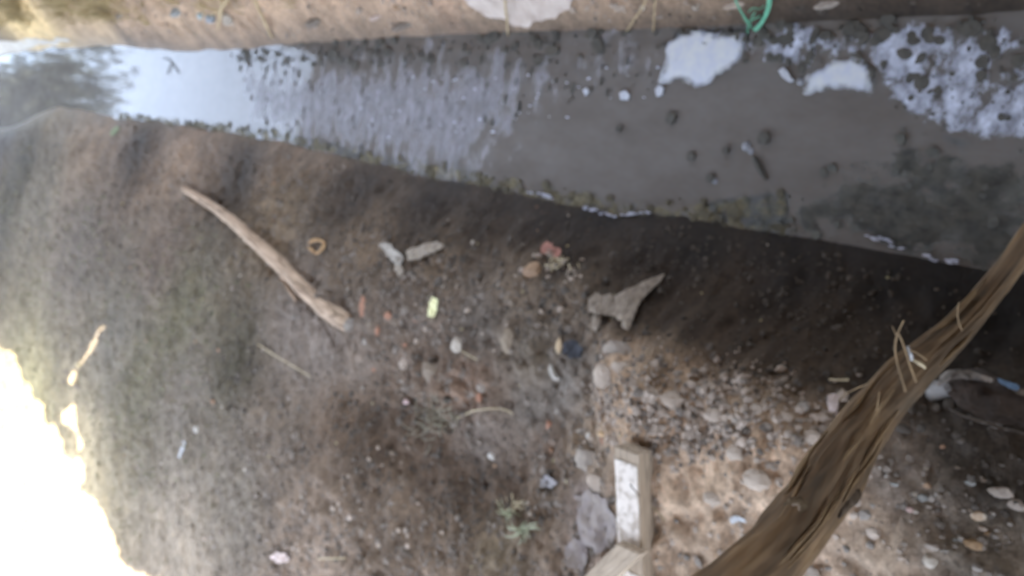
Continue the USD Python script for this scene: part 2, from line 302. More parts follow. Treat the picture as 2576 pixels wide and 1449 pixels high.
def tube(pts, rad, sides=8, seed=0, rough=0., ridges=0., cap=True, sub=6, grain=False):
    pts = np.asarray(pts, float); n = len(pts)
    from scipy.interpolate import CubicSpline
    t = np.concatenate([[0], np.cumsum(np.linalg.norm(np.diff(pts, axis=0), axis=1))])
    tt = np.linspace(0, t[-1], (n - 1) * sub + 1)
    pp = CubicSpline(t, pts)(tt) if n > 2 else np.column_stack([np.interp(tt, t, pts[:, k]) for k in range(3)])
    rr = np.interp(tt, t, np.broadcast_to(np.asarray(rad, float), n))
    T = np.gradient(pp, axis=0); T /= np.linalg.norm(T, axis=1, keepdims=True)
    a = np.cross(T[0], Zv if abs(T[0][2]) < .9 else [1., 0, 0]); a /= np.linalg.norm(a)
    rings, gr = [], []
    th = np.linspace(0, 2 * np.pi, sides, endpoint=False)
    for k in range(len(pp)):
        a = a - T[k] * (a @ T[k]); a /= np.linalg.norm(a); b = np.cross(T[k], a)
        c = np.stack([np.cos(th), np.sin(th)], 1)
        f = np.ones(sides)
        if rough or ridges:
            q = np.column_stack([c * 1.6, np.full(sides, tt[k] / max(rr.mean(), 1e-6) * .35)])
            f = 1 + rough * 2 * (fbm(q + seed * 5.3 + 30, 3, seed) - .5)
            q2 = np.column_stack([c * 7, np.full(sides, tt[k] / max(rr.mean(), 1e-6) * .12)])
            f = f + ridges * 2 * (fbm(q2 + seed * 2.1 + 60, 3, seed + 3) - .5)
        rings.append(pp[k] + (c[:, :1] * a + c[:, 1:] * b) * (rr[k] * f)[:, None])
        gr.append(np.column_stack([c * rr.mean() * 1.0, np.full(sides, tt[k])]))
    v = np.vstack(rings); K = len(pp)
    i = np.arange(K * sides).reshape(K, sides); j = np.roll(i, -1, 1)
    f = np.vstack([np.stack([i[:-1], j[:-1], j[1:]], -1).reshape(-1, 3), np.stack([i[:-1], j[1:], i[1:]], -1).reshape(-1, 3)])
    if cap:
        v = np.vstack([v, pp[:1] - T[:1] * rr[0] * .15, pp[-1:] + T[-1:] * rr[-1] * .15])
        e, s2 = len(v) - 1, len(v) - 2
        f = np.vstack([f, np.stack([np.full(sides, s2), np.roll(i[0], -1), i[0]], -1), np.stack([np.full(sides, e), i[-1], np.roll(i[-1], -1)], -1)])
        gr.append(np.array([[0, 0, tt[0]], [0, 0, tt[-1]]]))
    m = trimesh.Trimesh(v, f, process=False)
    return (m, np.vstack(gr)) if grain else m
def rag(poly, amp, step, seed):
    """the same outline with a ragged edge"""
    L = poly.exterior; n = max(8, int(L.length / step))
    p = np.array([L.interpolate(k / n, normalized=True).coords[0] for k in range(n)])
    q = np.column_stack([p, np.full(n, seed * 7.7)])
    d = np.column_stack([fbm(q / (step * 4), 3, seed) - .5, fbm(q / (step * 4) + 50, 3, seed + 1) - .5]) * 2
    out = Polygon(p + d * amp).buffer(0)
    return max(out.geoms, key=lambda s: s.area) if out.geom_type != 'Polygon' else out
def sheet_mesh(poly, zf, thick, step, seed=0):
    """a thin closed sheet over a flat outline (holes kept); zf gives the height of its top"""
    polys = list(getattr(poly, 'geoms', [poly])); parts = []
    for pg in polys:
        if pg.is_empty or pg.area < step * step * .3: continue
        pg = pg.segmentize(step)
        pts = [np.array(pg.exterior.coords)[:-1]] + [np.array(h_.coords)[:-1] for h_ in pg.interiors]
        x0, y0, x1, y1 = pg.bounds
        gx_, gy_ = np.meshgrid(np.arange(x0, x1, step), np.arange(y0, y1, step))
        gp = np.stack([gx_.ravel(), gy_.ravel()], 1) + np.random.default_rng(seed).uniform(-.25, .25, (gx_.size, 2)) * step
        inner = pg.buffer(-step * .45)
        if not inner.is_empty and len(gp): gp = gp[contains_xy(inner, gp[:, 0], gp[:, 1])]
        else: gp = np.zeros((0, 2))
        p = np.vstack(pts + [gp])
        if len(p) < 4: continue
        t = Delaunay(p).simplices
        c = p[t].mean(1); t = t[contains_xy(pg, c[:, 0], c[:, 1])]
        a = p[t]; cr = (a[:, 1, 0] - a[:, 0, 0]) * (a[:, 2, 1] - a[:, 0, 1]) - (a[:, 1, 1] - a[:, 0, 1]) * (a[:, 2, 0] - a[:, 0, 0])
        t = t[np.abs(cr) > 1e-12]; cr = cr[np.abs(cr) > 1e-12]; t[cr < 0] = t[cr < 0][:, ::-1]
        z = zf(p); n = len(p)
        v = np.vstack([np.column_stack([p, z]), np.column_stack([p, z - thick])])
        ed = np.vstack([t[:, [0, 1]], t[:, [1, 2]], t[:, [2, 0]]])
        es = set(map(tuple, ed)); bd = np.array([e for e in es if (e[1], e[0]) not in es])
        side = np.vstack([np.stack([bd[:, 0], bd[:, 0] + n, bd[:, 1]], 1), np.stack([bd[:, 1], bd[:, 0] + n, bd[:, 1] + n], 1)]) if len(bd) else np.zeros((0, 3), int)
        parts.append(trimesh.Trimesh(v, np.vstack([t, t[:, ::-1] + n, side]), process=False))
    return trimesh.util.concatenate(parts) if len(parts) > 1 else parts[0]
def ground_poly(pix):
    return Polygon([G(*q)[:2] for q in pix]).buffer(0)
def crumpled(pix, lift, wave, freq, seed, step=None, thick=.0015, ragamp=0.):
    """a scrap of sheet lying on the ground under the outline pix"""
    pg = ground_poly(pix); pg = max(getattr(pg, 'geoms', [pg]), key=lambda s: s.area)
    step = step or max(.004, math.sqrt(pg.area) / 22)
    if ragamp: pg = rag(pg, ragamp, step, seed)
    zf = lambda p: height(p) + lift + wave * 2 * (fbm(np.column_stack([p * freq, np.zeros(len(p))]) + seed * 3.3, 3, seed) - .3)
    return sheet_mesh(pg, zf, thick, step, seed)
def along(pix, lift, rad_px, sides=7, seed=0, rough=.15, ridges=0., sub=6, grain=False):
    """a stick, root or stem lying along pixels; lift may be one height or one for each"""
    pts = [G(*q) for q in pix]; lift = np.broadcast_to(lift, len(pts))
    s = np.mean([scale_at(p) for p in pts]); rad = np.asarray(rad_px, float) * s
    out = []
    for q, p, l in zip(pix, pts, lift):
        d = ray(*q); k = (p[2] + l - CAM_Z) / d[2]; out.append(EYE + d * k)
    return tube(out, rad, sides, seed, rough, ridges, sub=sub, grain=grain)

# ------------------------------------------------------------------ the unseen shelter overhead: its ragged edge is shaped to draw the line between shade and sun on the left
def roof_z(x, y): return 2.9 + 0.05 * x
def to_roof(p):
    p = np.asarray(p, float); k = SUN / SUN[2]
    t = (roof_z(p[0], p[1]) - p[2]) / (1 - .05 * k[0])
    return (p + k * t)[:2]
edge_px = [(-60,700),(-30,790),(0,872),(28,880),(48,915),(50,950),(75,975),(78,1000),(108,1015),(112,1050),(140,1065),(150,1095),(165,1120),(160,1142),(205,1160),(212,1195),(216,1220),(196,1238),(240,1262),(252,1290),(262,1320),(285,1350),(302,1385),(305,1410),(345,1440),(400,1449)]
edge = [to_roof(G(*q)) for q in edge_px]
roof_poly = Polygon([(edge[0][0] + .1, edge[0][1] + 3.0), *[tuple(e) for e in edge], (edge[-1][0] + .05, edge[-1][1] - 1.2), (edge[-1][0] + .1, -5.0), (3.4, -5.0), (3.4, edge[0][1] + 3.0), (1.9, edge[0][1] + 3.1), (1.05, edge[0][1] + 2.8), (.8, edge[0][1] + 1.8), (.3, edge[0][1] + 2.0), (-.25, edge[0][1] + 1.9), (-.45, edge[0][1] + 2.7)]).buffer(0)
roof_poly = max(getattr(roof_poly, 'geoms', [roof_poly]), key=lambda s: s.area)
roof_poly = rag(rag(roof_poly, .07, .06, 3), .03, .02, 5)
slits = [[(268,820),(245,824),(236,850),(222,872),(205,900),(187,925),(184,928),(200,917),(218,897),(240,868),(246,845),(256,828)],
         [(184,931),(172,948),(163,965),(163,980),(175,984),(183,965),(190,940)],
         [(172,988),(182,995),(176,1020),(152,1045),(152,1062),(172,1068),(186,1085),(190,1105),(190,1132),(203,1132),(209,1115),(202,1100),(192,1075),(190,1050),(192,1020),(194,1005),(186,994)]]
for k, s in enumerate(slits):
    h_ = Polygon([to_roof(G(*q)) for q in s]).buffer(0.004)
    h_ = max(getattr(h_, 'geoms', [h_]), key=lambda s: s.area)
    roof_poly = roof_poly.difference(rag(h_, .012, .02, 40 + k))
roof_poly = max(getattr(roof_poly, 'geoms', [roof_poly]), key=lambda s: s.area)
straw_roof = mat('roof_thatch', (.20, .16, .10), (.10, .08, .05), .95, 18, .6, 60, .1)
old_wood = mat('weathered_wood', (.24, .18, .12), (.12, .09, .06), .85, 14, .4, 90, .2)
shelter = thing('thatched_shelter', 'unseen low thatched shelter roof over the ditch, its ragged edge shaped to throw the shade', 'shelter', (0, 0, 0))
obj('thatch', sheet_mesh(roof_poly, lambda p: roof_z(p[:, 0], p[:, 1]), .05, .25, 3), straw_roof, shelter, smooth=False)
bx0, bx1, by0, by1 = roof_poly.bounds
for xx in (bx0 + .5, .9, 2.9):
    obj('purlin', tube([(xx, -4.6, roof_z(xx, 0) - .11), (xx, 2, roof_z(xx, 0) - .11), (xx + .05, by1 - .6, roof_z(xx, 0) - .11)], .05, 8, 3, .1), old_wood, shelter)
for xx, yy in ((bx0 + .5, -1.6), (bx0 + .5, by1 - .7), (2.9, -1.6), (2.9, by1 - .7)):
    z0 = float(height((xx, yy))[0])
    obj('post', tube([(xx, yy, z0 - .2), (xx + .02, yy, 1.6), (xx, yy, roof_z(xx, yy) - .15)], [.06, .055, .05], 9, 5, .12), old_wood, shelter)

wall_pts = []
for k in range(38):                                         # unseen fence of rough canes, added behind the camera to darken the near end
    xx = -.15 + k * .092; z0 = float(height((xx, -.95))[0])
    obj('cane', tube([(xx, -.95, min(z0, .2) - .35), (xx + rng.normal(0, .008), -.95 + rng.normal(0, .01), 1.5), (xx + rng.normal(0, .012), -.95, roof_z(xx, 0) - .08)], [.047, .045, .042], 7, k, .12, sub=3), old_wood, shelter)
for k in range(22):  # second unseen row of canes at the side, added for more shade
    yy = -.9 + k * .092; z0 = float(height((1.02, yy))[0])
    obj('cane', tube([(1.02, yy, z0 - .2), (1.02 + rng.normal(0, .01), yy + rng.normal(0, .008), 1.5), (1.02, yy + rng.normal(0, .012), roof_z(1.02, 0) - .08)], [.047, .045, .042], 7, 60 + k, .12, sub=3), old_wood, shelter)
# ---- trees at the end of the ditch: the water mirrors them
leaf_far = mat('tree_leaves', (.045, .055, .03), (.025, .03, .018), .6, 1.2, 0, 50, .3, trans=.25)
def tree(label, x, y, hgt, spread, seed):
    r = np.random.default_rng(seed); z0 = float(height((x, y))[0])
    t = thing('bushy_tree', label, 'tree', (x, y, z0), 'trees beyond the end of the ditch')
    obj('trunk', tube([(x, y, z0 - .2), (x + .1, y, z0 + hgt * .3), (x, y + .1, z0 + hgt * .7)], [.16, .12, .05], 9, seed, .15), old_wood, t)
    c = []
    for _ in range(26):
        d = r.normal(size=3); d /= np.linalg.norm(d)
        c.append(np.array([x, y, z0 + hgt * .6]) + d * np.array([spread * .7, spread * .7, hgt * .36]) * r.uniform(.4, 1))
    pts = np.vstack([k + r.normal(size=(190, 3)) * spread * .17 for k in c])
    pts = pts[pts[:, 2] > z0 + .3]; n = len(pts)
    a = r.normal(size=(n, 3)); a /= np.linalg.norm(a, axis=1, keepdims=True)
    b = np.cross(a, r.normal(size=(n, 3))); b /= np.linalg.norm(b, axis=1, keepdims=True)
    s = r.uniform(.07, .14, (n, 1))
    v = np.stack([pts - a * s, pts - b * s * .5, pts + a * s, pts + b * s * .5], 1).reshape(-1, 3)
    obj('crown', (v, np.arange(4 * n).reshape(n, 4)), leaf_far, t, smooth=False) if False else obj('crown', trimesh.Trimesh(v, np.vstack([[0, 1, 2], [0, 2, 3]])[None].repeat(n, 0).reshape(-1, 3) + np.repeat(np.arange(n) * 4, 2)[:, None], process=False), leaf_far, t, smooth=False)
tree('broad leafy tree left of the ditch, mirrored as the tall dark mass', -3.1, 15.5, 4.7, 2.8, 1)
tree('slim tree in the middle, mirrored beside the far end of the water', -.6, 20, 4.6, 1.7, 2)
tree('small tree on the right bank, mirrored as loose dark leaves near the pale ledge', 2.2, 18, 4.2, 1.9, 3)

# ------------------------------------------------------------------ loose gravel, clods and grass that nobody could count
def instancer(name, protos, pts, sizes, label, cat, seed, tilt=.5, aniso=.25):
    r = np.random.default_rng(seed); n = len(pts)
    pi = UsdGeom.PointInstancer.Define(stage, '/World/' + name); tag(pi, label, cat, kind='stuff')
    rel = pi.CreatePrototypesRel()
    for k, (m, mt) in enumerate(protos):
        path = f'/World/{name}/piece' + (f'_{k:03d}' if k else '')
        usdkit.mesh(stage, path, m, mt, smooth=False); rel.AddTarget(path)
    yaw = r.uniform(0, 2 * np.pi, n); tl = r.normal(0, tilt, n); ax = r.uniform(0, 2 * np.pi, n)
    qa = np.stack([np.cos(tl / 2), np.sin(tl / 2) * np.cos(ax), np.sin(tl / 2) * np.sin(ax), 0 * tl], 1)
    qy = np.stack([np.cos(yaw / 2), 0 * yaw, 0 * yaw, np.sin(yaw / 2)], 1)
    w = qa[:, 0] * qy[:, 0] - qa[:, 3] * qy[:, 3]
    q = np.stack([w, qa[:, 1] * qy[:, 0] + qa[:, 2] * qy[:, 3], qa[:, 2] * qy[:, 0] - qa[:, 1] * qy[:, 3], qa[:, 0] * qy[:, 3] + qa[:, 3] * qy[:, 0]], 1)
    pi.CreatePositionsAttr(Vt.Vec3fArray.FromNumpy(np.asarray(pts, np.float32)))
    pi.CreateProtoIndicesAttr(Vt.IntArray.FromNumpy(r.integers(0, len(protos), n).astype(np.int32)))
    pi.CreateOrientationsAttr(Vt.QuathArray([Gf.Quath(*map(float, a)) for a in q]))
    sc = sizes[:, None] * r.uniform(1 - aniso, 1 + aniso, (n, 3))
    pi.CreateScalesAttr(Vt.Vec3fArray.FromNumpy(sc.astype(np.float32)))
    return pi
tans = [mat('clod_tan', (.42, .335, .265), (.33, .262, .205), .95, 40, .5, 200, .15, vary=.25), mat('clod_brown', (.22, .18, .145), (.14, .11, .085), .95, 40, .5, 200, .15, vary=.3),
        mat('clod_grey', (.27, .23, .19), (.18, .152, .125), .9, 40, .4, 200, .2, vary=.3), mat('clod_dark', (.12, .098, .078), (.07, .057, .045), .95, 40, .5, 200, .15, vary=.3)]
chip_mats = [mat('chip_orange', (.34, .20, .12), (.24, .14, .09), .85, 60, .3, 200, .2, vary=.2), mat('chip_pale', (.42, .36, .28), (.3, .25, .2), .8, 60, .3, 200, .3, vary=.2), mat('chip_yellow', (.42, .36, .2), (.3, .25, .14), .8, 60, .3, 200, .2, vary=.2)]
def scatter(n, x0, x1, y0, y1, dens, seed):
    r = np.random.default_rng(seed)
    xy = np.column_stack([r.uniform(x0, x1, n), r.uniform(y0, y1, n)])
    s = soil(xy); z = height(xy, s[:, 3])
    keep = (r.uniform(0, 1, n) < dens(xy, s, z)) & (z > .02)
    return np.column_stack([xy[keep], z[keep]]), s[keep]
patch = lambda xy, f, sd: np.clip(fbm(np.column_stack([xy * f, np.zeros(len(xy))]), 3, sd) * 2.6 - .75, 0, 1)
ball = [stone_mesh(1, 1, .75, 100 + k, sub=1, amp=.5, cuts=3) for k in range(4)]
# soil crumbs take the tone of the soil they lie on
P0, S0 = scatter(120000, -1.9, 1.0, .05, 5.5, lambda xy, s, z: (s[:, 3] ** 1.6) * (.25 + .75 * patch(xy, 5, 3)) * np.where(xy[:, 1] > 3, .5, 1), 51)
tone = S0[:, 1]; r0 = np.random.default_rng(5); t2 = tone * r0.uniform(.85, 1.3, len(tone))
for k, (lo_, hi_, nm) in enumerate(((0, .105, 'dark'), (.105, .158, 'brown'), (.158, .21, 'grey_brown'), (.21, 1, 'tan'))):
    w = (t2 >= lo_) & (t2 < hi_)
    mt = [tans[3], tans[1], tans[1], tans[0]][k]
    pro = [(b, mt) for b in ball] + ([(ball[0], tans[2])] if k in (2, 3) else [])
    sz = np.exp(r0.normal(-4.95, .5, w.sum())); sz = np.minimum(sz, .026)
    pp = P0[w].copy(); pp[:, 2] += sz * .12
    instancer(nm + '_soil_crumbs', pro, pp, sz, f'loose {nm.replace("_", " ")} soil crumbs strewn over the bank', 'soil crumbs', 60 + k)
P1, S1 = scatter(9000, -1.9, 1.0, .05, 5, lambda xy, s, z: np.clip(s[:, 3] - .25, 0, 1) * patch(xy, 3, 9) * .22, 52)
sz = np.minimum(np.exp(r0.normal(-4.85, .45, len(P1))), .018); P1[:, 2] += sz * .15
instancer('coloured_chips', [(b, c) for b, c in zip(ball, [chip_mats[1], chip_mats[0], chip_mats[1], chip_mats[2]])], P1, sz, 'tiny chips of brick, shell and pale stone among the soil', 'gravel', 66)
rd = np.random.default_rng(91); clod_zone = [np.array(project(np.array([[0, 0, 0]])))]
def in_pix(xyz, pg):
    q = project(xyz); return contains_xy(pg, q[:, 0], q[:, 1])
zone = Polygon([(1600,920),(1700,900),(1850,950),(2000,980),(2120,1010),(2180,1040),(2150,1110),(2060,1150),(1980,1130),(1850,1110),(1700,1110),(1600,1080),(1540,1000)])
P5, S5 = scatter(40000, -1.1, -.1, .1, 1.6, lambda xy, s, z: .15 + .85 * patch(xy, 8, 61), 93)
import shapely
dz = shapely.distance(shapely.points(project(P5)), zone); k5 = rd.uniform(0, 1, len(P5)) < np.exp(-(dz / 26.0)) * np.where(dz > 90, 0, 1); P5 = P5[k5][:3200]
sz = np.minimum(np.exp(rd.normal(-4.95, .5, len(P5))), .021); P5[:, 2] += sz * .1
instancer('terrace_clods', [(stone_mesh(1, 1, .75, 300 + k, sub=2, amp=.5, cuts=5), [tans[0], mat('clod_pale', (.44, .355, .285), (.34, .272, .218), .95, 40, .5, 200, .15, vary=.2), tans[0], tans[1]][k]) for k in range(4)], P5, sz, 'small dry clods heaped loosely over the top of the terrace', 'clods', 94)
# grass
def blade_tuft(seed, n, h, w, lean):
    r = np.random.default_rng(seed); V_, F_ = [], []
    for k in range(n):
        a = r.uniform(0, 2 * np.pi); d = np.array([math.cos(a), math.sin(a), 0]); o = r.normal(0, .12, 3) * [1, 1, 0]; hh = h * r.uniform(.5, 1.2); ln = lean * r.uniform(.3, 1.2)
        sd = np.array([-d[1], d[0], 0]) * w
        for j in range(4):
            t = j / 3; c = o + d * ln * t * t + Zv * hh * t * (1 - .25 * t); ww = sd * (1 - .9 * t)
            V_ += [c - ww, c + ww]
        b = len(V_) - 8
        for j in range(3): F_ += [[b + 2 * j, b + 2 * j + 1, b + 2 * j + 3], [b + 2 * j, b + 2 * j + 3, b + 2 * j + 2]]
    return trimesh.Trimesh(np.array(V_), np.array(F_), process=False)
olive = mat('olive_grass', (.18, .175, .09), (.13, .13, .065), .7, 3, 0, 50, .3, vary=.35, trans=.25)
dryg = mat('dry_grass', (.40, .32, .17), (.28, .21, .11), .8, 3, 0, 50, .2, vary=.3, trans=.2)
r1 = np.random.default_rng(8)
P2, _ = scatter(60000, -6, -.35, 2.6, 12, lambda xy, s, z: np.clip(.1 + .35 * patch(xy, 1.3, 21), 0, 1) * smooth01((-xy[:, 0] - .45) / .5) * smooth01((xy[:, 1] - 2.6 - .0 * xy[:, 0]) / 1.6) * .6, 71)
instancer('short_grass', [(blade_tuft(k, 7, 1, .05, .8), olive if k % 2 else mat('faded_grass', (.20, .17, .10), (.14, .12, .07), .8, 3, 0, 50, .2, vary=.3, trans=.2)) for k in range(4)], P2, r1.uniform(.012, .034, len(P2)), 'short sparse grass on the far left bank', 'grass', 72, tilt=.25)
P3, _ = scatter(9000, .45, 2.2, 2.6, 11, lambda xy, s, z: np.clip(patch(xy, 2.0, 25), 0, 1) * smooth01((z - .1) / .12) * (.15 + .85 * smooth01((xy[:, 1] - 4.5) / 2)), 73)
instancer('dry_bank_grass', [(blade_tuft(20 + k, 8, 1, .025, .7), dryg) for k in range(3)], P3, r1.uniform(.08, .22, len(P3)), 'dry yellow grass hanging on the far bank', 'grass', 74, tilt=.35)

# ------------------------------------------------------------------ things lying about
bark_mat = lambda name, a, b, c_, s1, s2: _M.setdefault(name, usdkit.material(stage, '/World/Looks/' + name, {
    'a': ('attribute', {'attribute': 'grain'}), 'mp': ('mapping', {'mapping_type': 'point', 'scale': (s1, s1, s2)}), 'n': ('noise_texture', {'scale': 1.0, 'detail': 6.0, 'roughness': .65, 'distortion': .6}),
    'r': ('rgb_ramp', {'ramp': [(0, c_), (.36, c_), (.5, b), (.66, a), (1, a)]}), 'b': ('bump', {'strength': .5, 'distance': .006}), 'p': ('principled_bsdf', {'roughness': .8, 'specular_ior_level': .2})},
    [('a.vector', 'mp.vector'), ('mp.vector', 'n.vector'), ('n.fac', 'r.fac'), ('r.color', 'p.base_color'), ('n.fac', 'b.height'), ('b.normal', 'p.normal')], surface='p.BSDF'))
def grained(name, mg, m, parent=None):
    mesh, gr = mg
    g_ = obj(name, mesh, m, parent, smooth=True)
    UsdGeom.PrimvarsAPI(g_).CreatePrimvar('grain', Sdf.ValueTypeNames.Float3Array, 'vertex').Set(Vt.Vec3fArray.FromNumpy(gr.astype(np.float32)))
    return g_
peeled = bark_mat('peeled_wood', (.48, .35, .245), (.34, .24, .16), (.17, .115, .075), 60, 8)
poleb = bark_mat('torn_bark', (.17, .108, .056), (.108, .07, .04), (.06, .044, .028), 30, 5.0)
fibre = mat('bark_fibre', (.19, .125, .065), (.12, .08, .044), .85, 30, .2, 100, .2)
root_mat = mat('pale_root', (.46, .35, .2), (.32, .23, .13), .85, 30, .3, 100, .2)
twig_mat = mat('dark_twig', (.14, .10, .075), (.08, .06, .045), .85, 40, .3, 100, .2)
straw_mat = mat('straw', (.46, .38, .24), (.34, .27, .17), .8, 40, .2, 100, .2)

# the long peeled stick
stick = thing('peeled_stick', 'long tan peeled stick with a small fork, lying slantwise on the bank', 'stick', G(690, 660))
grained('shaft', along([(463,474),(520,510),(580,553),(640,607),(690,652),(735,697),(790,752),(840,793),(878,812)], [.02,.02,.018,.017,.016,.016,.015,.013,.01], [10,13,14.5,16,18,17,18,20,19], 14, 4, .22, .05, 8, True), peeled, stick)
grained('side_shoot', along([(697,655),(706,688),(722,722),(745,757)], [.02,.014,.01,.008], [7,5,4,3], 8, 6, .2, .05, 6, True), peeled, stick)
obj('cracked_end', along([(858,800),(880,818)], [.016,.01], [20,17], 9, 8, .4), mat('grey_wood_end', (.34, .30, .25), (.22, .18, .15), .9, 60, .6, 90, .2), stick)
def line(name, pix, lift, rad, m, label, cat, group=None, seed=1, rough=.2):
    return tag(obj(name, along(pix, lift, rad, 6, seed, rough), m), label, cat, group)
line('thin_root', [(745,757),(775,785),(805,808),(826,840),(838,870),(846,905)], .006, [2.2,2.5,2.6,2.4,2.2,1.6], twig_mat, 'thin dark root curling on from the foot of the peeled stick', 'root')
line('straw_stem', [(648,866),(690,893),(735,920),(782,948)], .012, [1.6,1.8,1.8,1.3], straw_mat, 'fine straight straw on the bare slope below the peeled stick', 'straw')
line('straw_stem', [(1148,1052),(1180,1038),(1215,1030),(1250,1028),(1290,1042)], [.008,.025,.035,.025,.008], 1.7, straw_mat, 'bowed straw arching to the right of the dry grass tuft', 'straw')
line('straw_stem', [(800,1405),(835,1405),(870,1404)], .008, 1.5, straw_mat, 'short pale straw level with the bottom edge, beside the pinkish-white scrap', 'straw')
line('straw_stem', [(1140,868),(1165,885),(1200,905)], .008, 1.6, straw_mat, 'thin straw just below the yellow paper scrap', 'straw')
line('straw_stem', [(1640,1272),(1656,1290),(1672,1310)], .01, 1.8, straw_mat, 'short straw leaning off the right face of the squared timber', 'straw')
line('twig', [(1288,1240),(1290,1262),(1293,1285),(1310,1200)][:3], .008, 2, straw_mat, 'small pale twig below the hollow, left of the grey leaf', 'twig')
line('twig', [(1590,1222),(1598,1235),(1610,1248)], .062, 1.6, twig_mat, 'short dark twig lying across the whitewashed timber top', 'twig')
line('twig', [(2086,954),(2110,956),(2135,955)], .01, 3.2, straw_mat, 'short tan twig level above the pink paper scraps', 'twig')
line('twig', [(1465,770),(1490,762),(1520,757)], .006, 1.6, twig_mat, 'tiny dark twig at the left edge of the torn cloth', 'twig')

# scraps, leaves, stones
def scrap(name, pix, lift, wave, freq, seed, m, label, cat, group=None, ragamp=0., thick=.0015):
    return tag(obj(name, crumpled(pix, lift, wave, freq, seed, thick=thick, ragamp=ragamp), m), label, cat, group)
paper_y = mat('yellow_paper', (.72, .68, .38), (.58, .54, .28), .7, 60, .2, 60, .3)
white_pl = mat('white_plastic', (.36, .35, .335), (.27, .26, .25), .45, 40, .2, 60, .5)
pinkp = mat('pink_paper', (.46, .37, .325), (.36, .28, .24), .8, 40, .2, 60, .2)
cloth = mat('grey_cloth', (.34, .275, .21), (.19, .15, .115), .95, 55, .8, 160, .1)
greyleaf = mat('bleached_leaf', (.38, .34, .285), (.26, .225, .185), .8, 60, .4, 90, .2)
tanleaf = mat('tan_leaf', (.35, .29, .22), (.22, .18, .14), .85, 50, .4, 90, .2)
redleaf = mat('red_leaf', (.40, .19, .14), (.27, .13, .10), .8, 40, .4, 90, .2)
purple = mat('dull_plastic', (.225, .185, .17), (.235, .19, .155), .85, 30, .3, 60, .3)
scrap('paper_scrap', [(1086,745),(1108,752),(1104,785),(1096,798),(1081,795),(1088,770)], .010, .006, 30, 2, paper_y, 'small bright yellow paper scrap on the rubble', 'paper')
scrap('bleached_leaf', [(966,614),(985,612),(1010,632),(1022,655),(1012,672),(1000,660),(982,640)], .014, .016, 35, 4, greyleaf, 'long curled bleached leaf at the crest of the rubble', 'leaf', ragamp=.004)
scrap('bleached_leaf', [(1002,655),(1016,668),(1020,690),(1008,697),(996,680)], .008, .010, 35, 9, tanleaf, 'tan leaf tucked under the long bleached leaf', 'leaf', ragamp=.004)
scrap('dry_leaf', [(1028,640),(1045,622),(1080,612),(1110,606),(1128,618),(1105,632),(1070,648),(1040,655)], .010, .016, 30, 5, tanleaf, 'broad crumpled tan leaf right of the bleached leaf', 'leaf', ragamp=.008)
scrap('red_leaf', [(1375,625),(1388,604),(1400,617),(1424,628),(1420,648),(1398,640),(1382,643)], .015, .022, 45, 6, redleaf, 'crumpled reddish leaf topping the debris clump', 'leaf', ragamp=.006)
scrap('torn_cloth', [(1492,755),(1510,735),(1540,742),(1575,735),(1610,722),(1640,706),(1665,692),(1681,686),(1664,712),(1640,738),(1622,765),(1608,795),(1592,832),(1578,812),(1560,795),(1525,788),(1495,780)], .016, .020, 22, 7, cloth, 'torn grey-tan cloth running up to a frayed point', 'cloth', ragamp=.013, thick=.003)
scrap('cloth_strip', [(1500,785),(1520,788),(1518,820),(1508,838),(1498,822)], .010, .010, 30, 8, cloth, 'narrow frayed strip hanging below the torn cloth', 'cloth', ragamp=.005)
scrap('plastic_sheet', [(1448,1245),(1490,1235),(1530,1255),(1552,1290),(1560,1340),(1545,1375),(1500,1395),(1470,1360),(1455,1300)], .006, .002, 16, 10, purple, 'dull mauve plastic sheet pressed into the soil beside the timber', 'plastic', ragamp=.014)
scrap('plastic_sheet', [(1425,1375),(1450,1352),(1475,1365),(1482,1400),(1466,1438),(1432,1425)], .006, .002, 16, 11, purple, 'smaller mauve plastic flap by the bottom edge', 'plastic', ragamp=.006)
scrap('leaf', [(1370,1222),(1368,1204),(1384,1192),(1402,1204),(1408,1216),(1396,1226)], .010, .014, 40, 12, mat('grey_leaf', (.31, .28, .27), (.22, .2, .19), .8, 40, .3, 60, .2), 'small bluish-grey leaf on the brown slope left of the plastic', 'leaf', ragamp=.003)
scrap('paper_scrap', [(690,1402),(704,1386),(728,1388),(738,1402),(728,1414),(704,1412)], .012, .012, 30, 13, pinkp, 'crumpled pinkish-white paper near the bottom edge', 'paper', ragamp=.006)
scrap('plastic_scrap', [(452,1148),(460,1125),(468,1108),(474,1112),(466,1134),(458,1152)], .010, .008, 30, 14, white_pl, 'slim grey-white plastic sliver on the left slope', 'plastic')
scrap('pink_scrap', [(2094,990),(2112,986),(2124,992),(2122,1012),(2118,1034),(2098,1032)], .022, .010, 30, 15, pinkp, 'upright pale pink paper scrap left of the leaning pole', 'paper', thick=.002)
scrap('pink_scrap', [(2108,1036),(2126,1034),(2150,1040),(2160,1046),(2136,1062),(2112,1060)], .014, .010, 30, 16, pinkp, 'flat pale pink paper scrap touching the leaning pole', 'paper', thick=.002)
scrap('white_scrap', [(1842,1300),(1858,1293),(1878,1302),(1884,1312),(1866,1308),(1848,1316)], .008, .008, 40, 17, white_pl, 'tiny folded white plastic scrap on the bare terrace', 'plastic')
scrap('green_leaf', [(281,338),(290,324),(300,318),(305,322),(298,334),(287,342)], .012, .006, 20, 18, mat('green_leaf', (.25, .29, .16), (.2, .24, .12), .6, 40, .2, 60, .3, trans=.2), 'single light green leaf on the dark slope by the far water', 'leaf')
scrap('dark_rag', [(1425,862),(1450,855),(1472,872),(1468,900),(1440,902),(1426,885)], .010, .012, 25, 19, mat('dark_rag', (.06, .06, .065), (.035, .035, .04), .9, 40, .5, 120, .2), 'small charcoal rag right of the tan shell', 'rag', ragamp=.006)
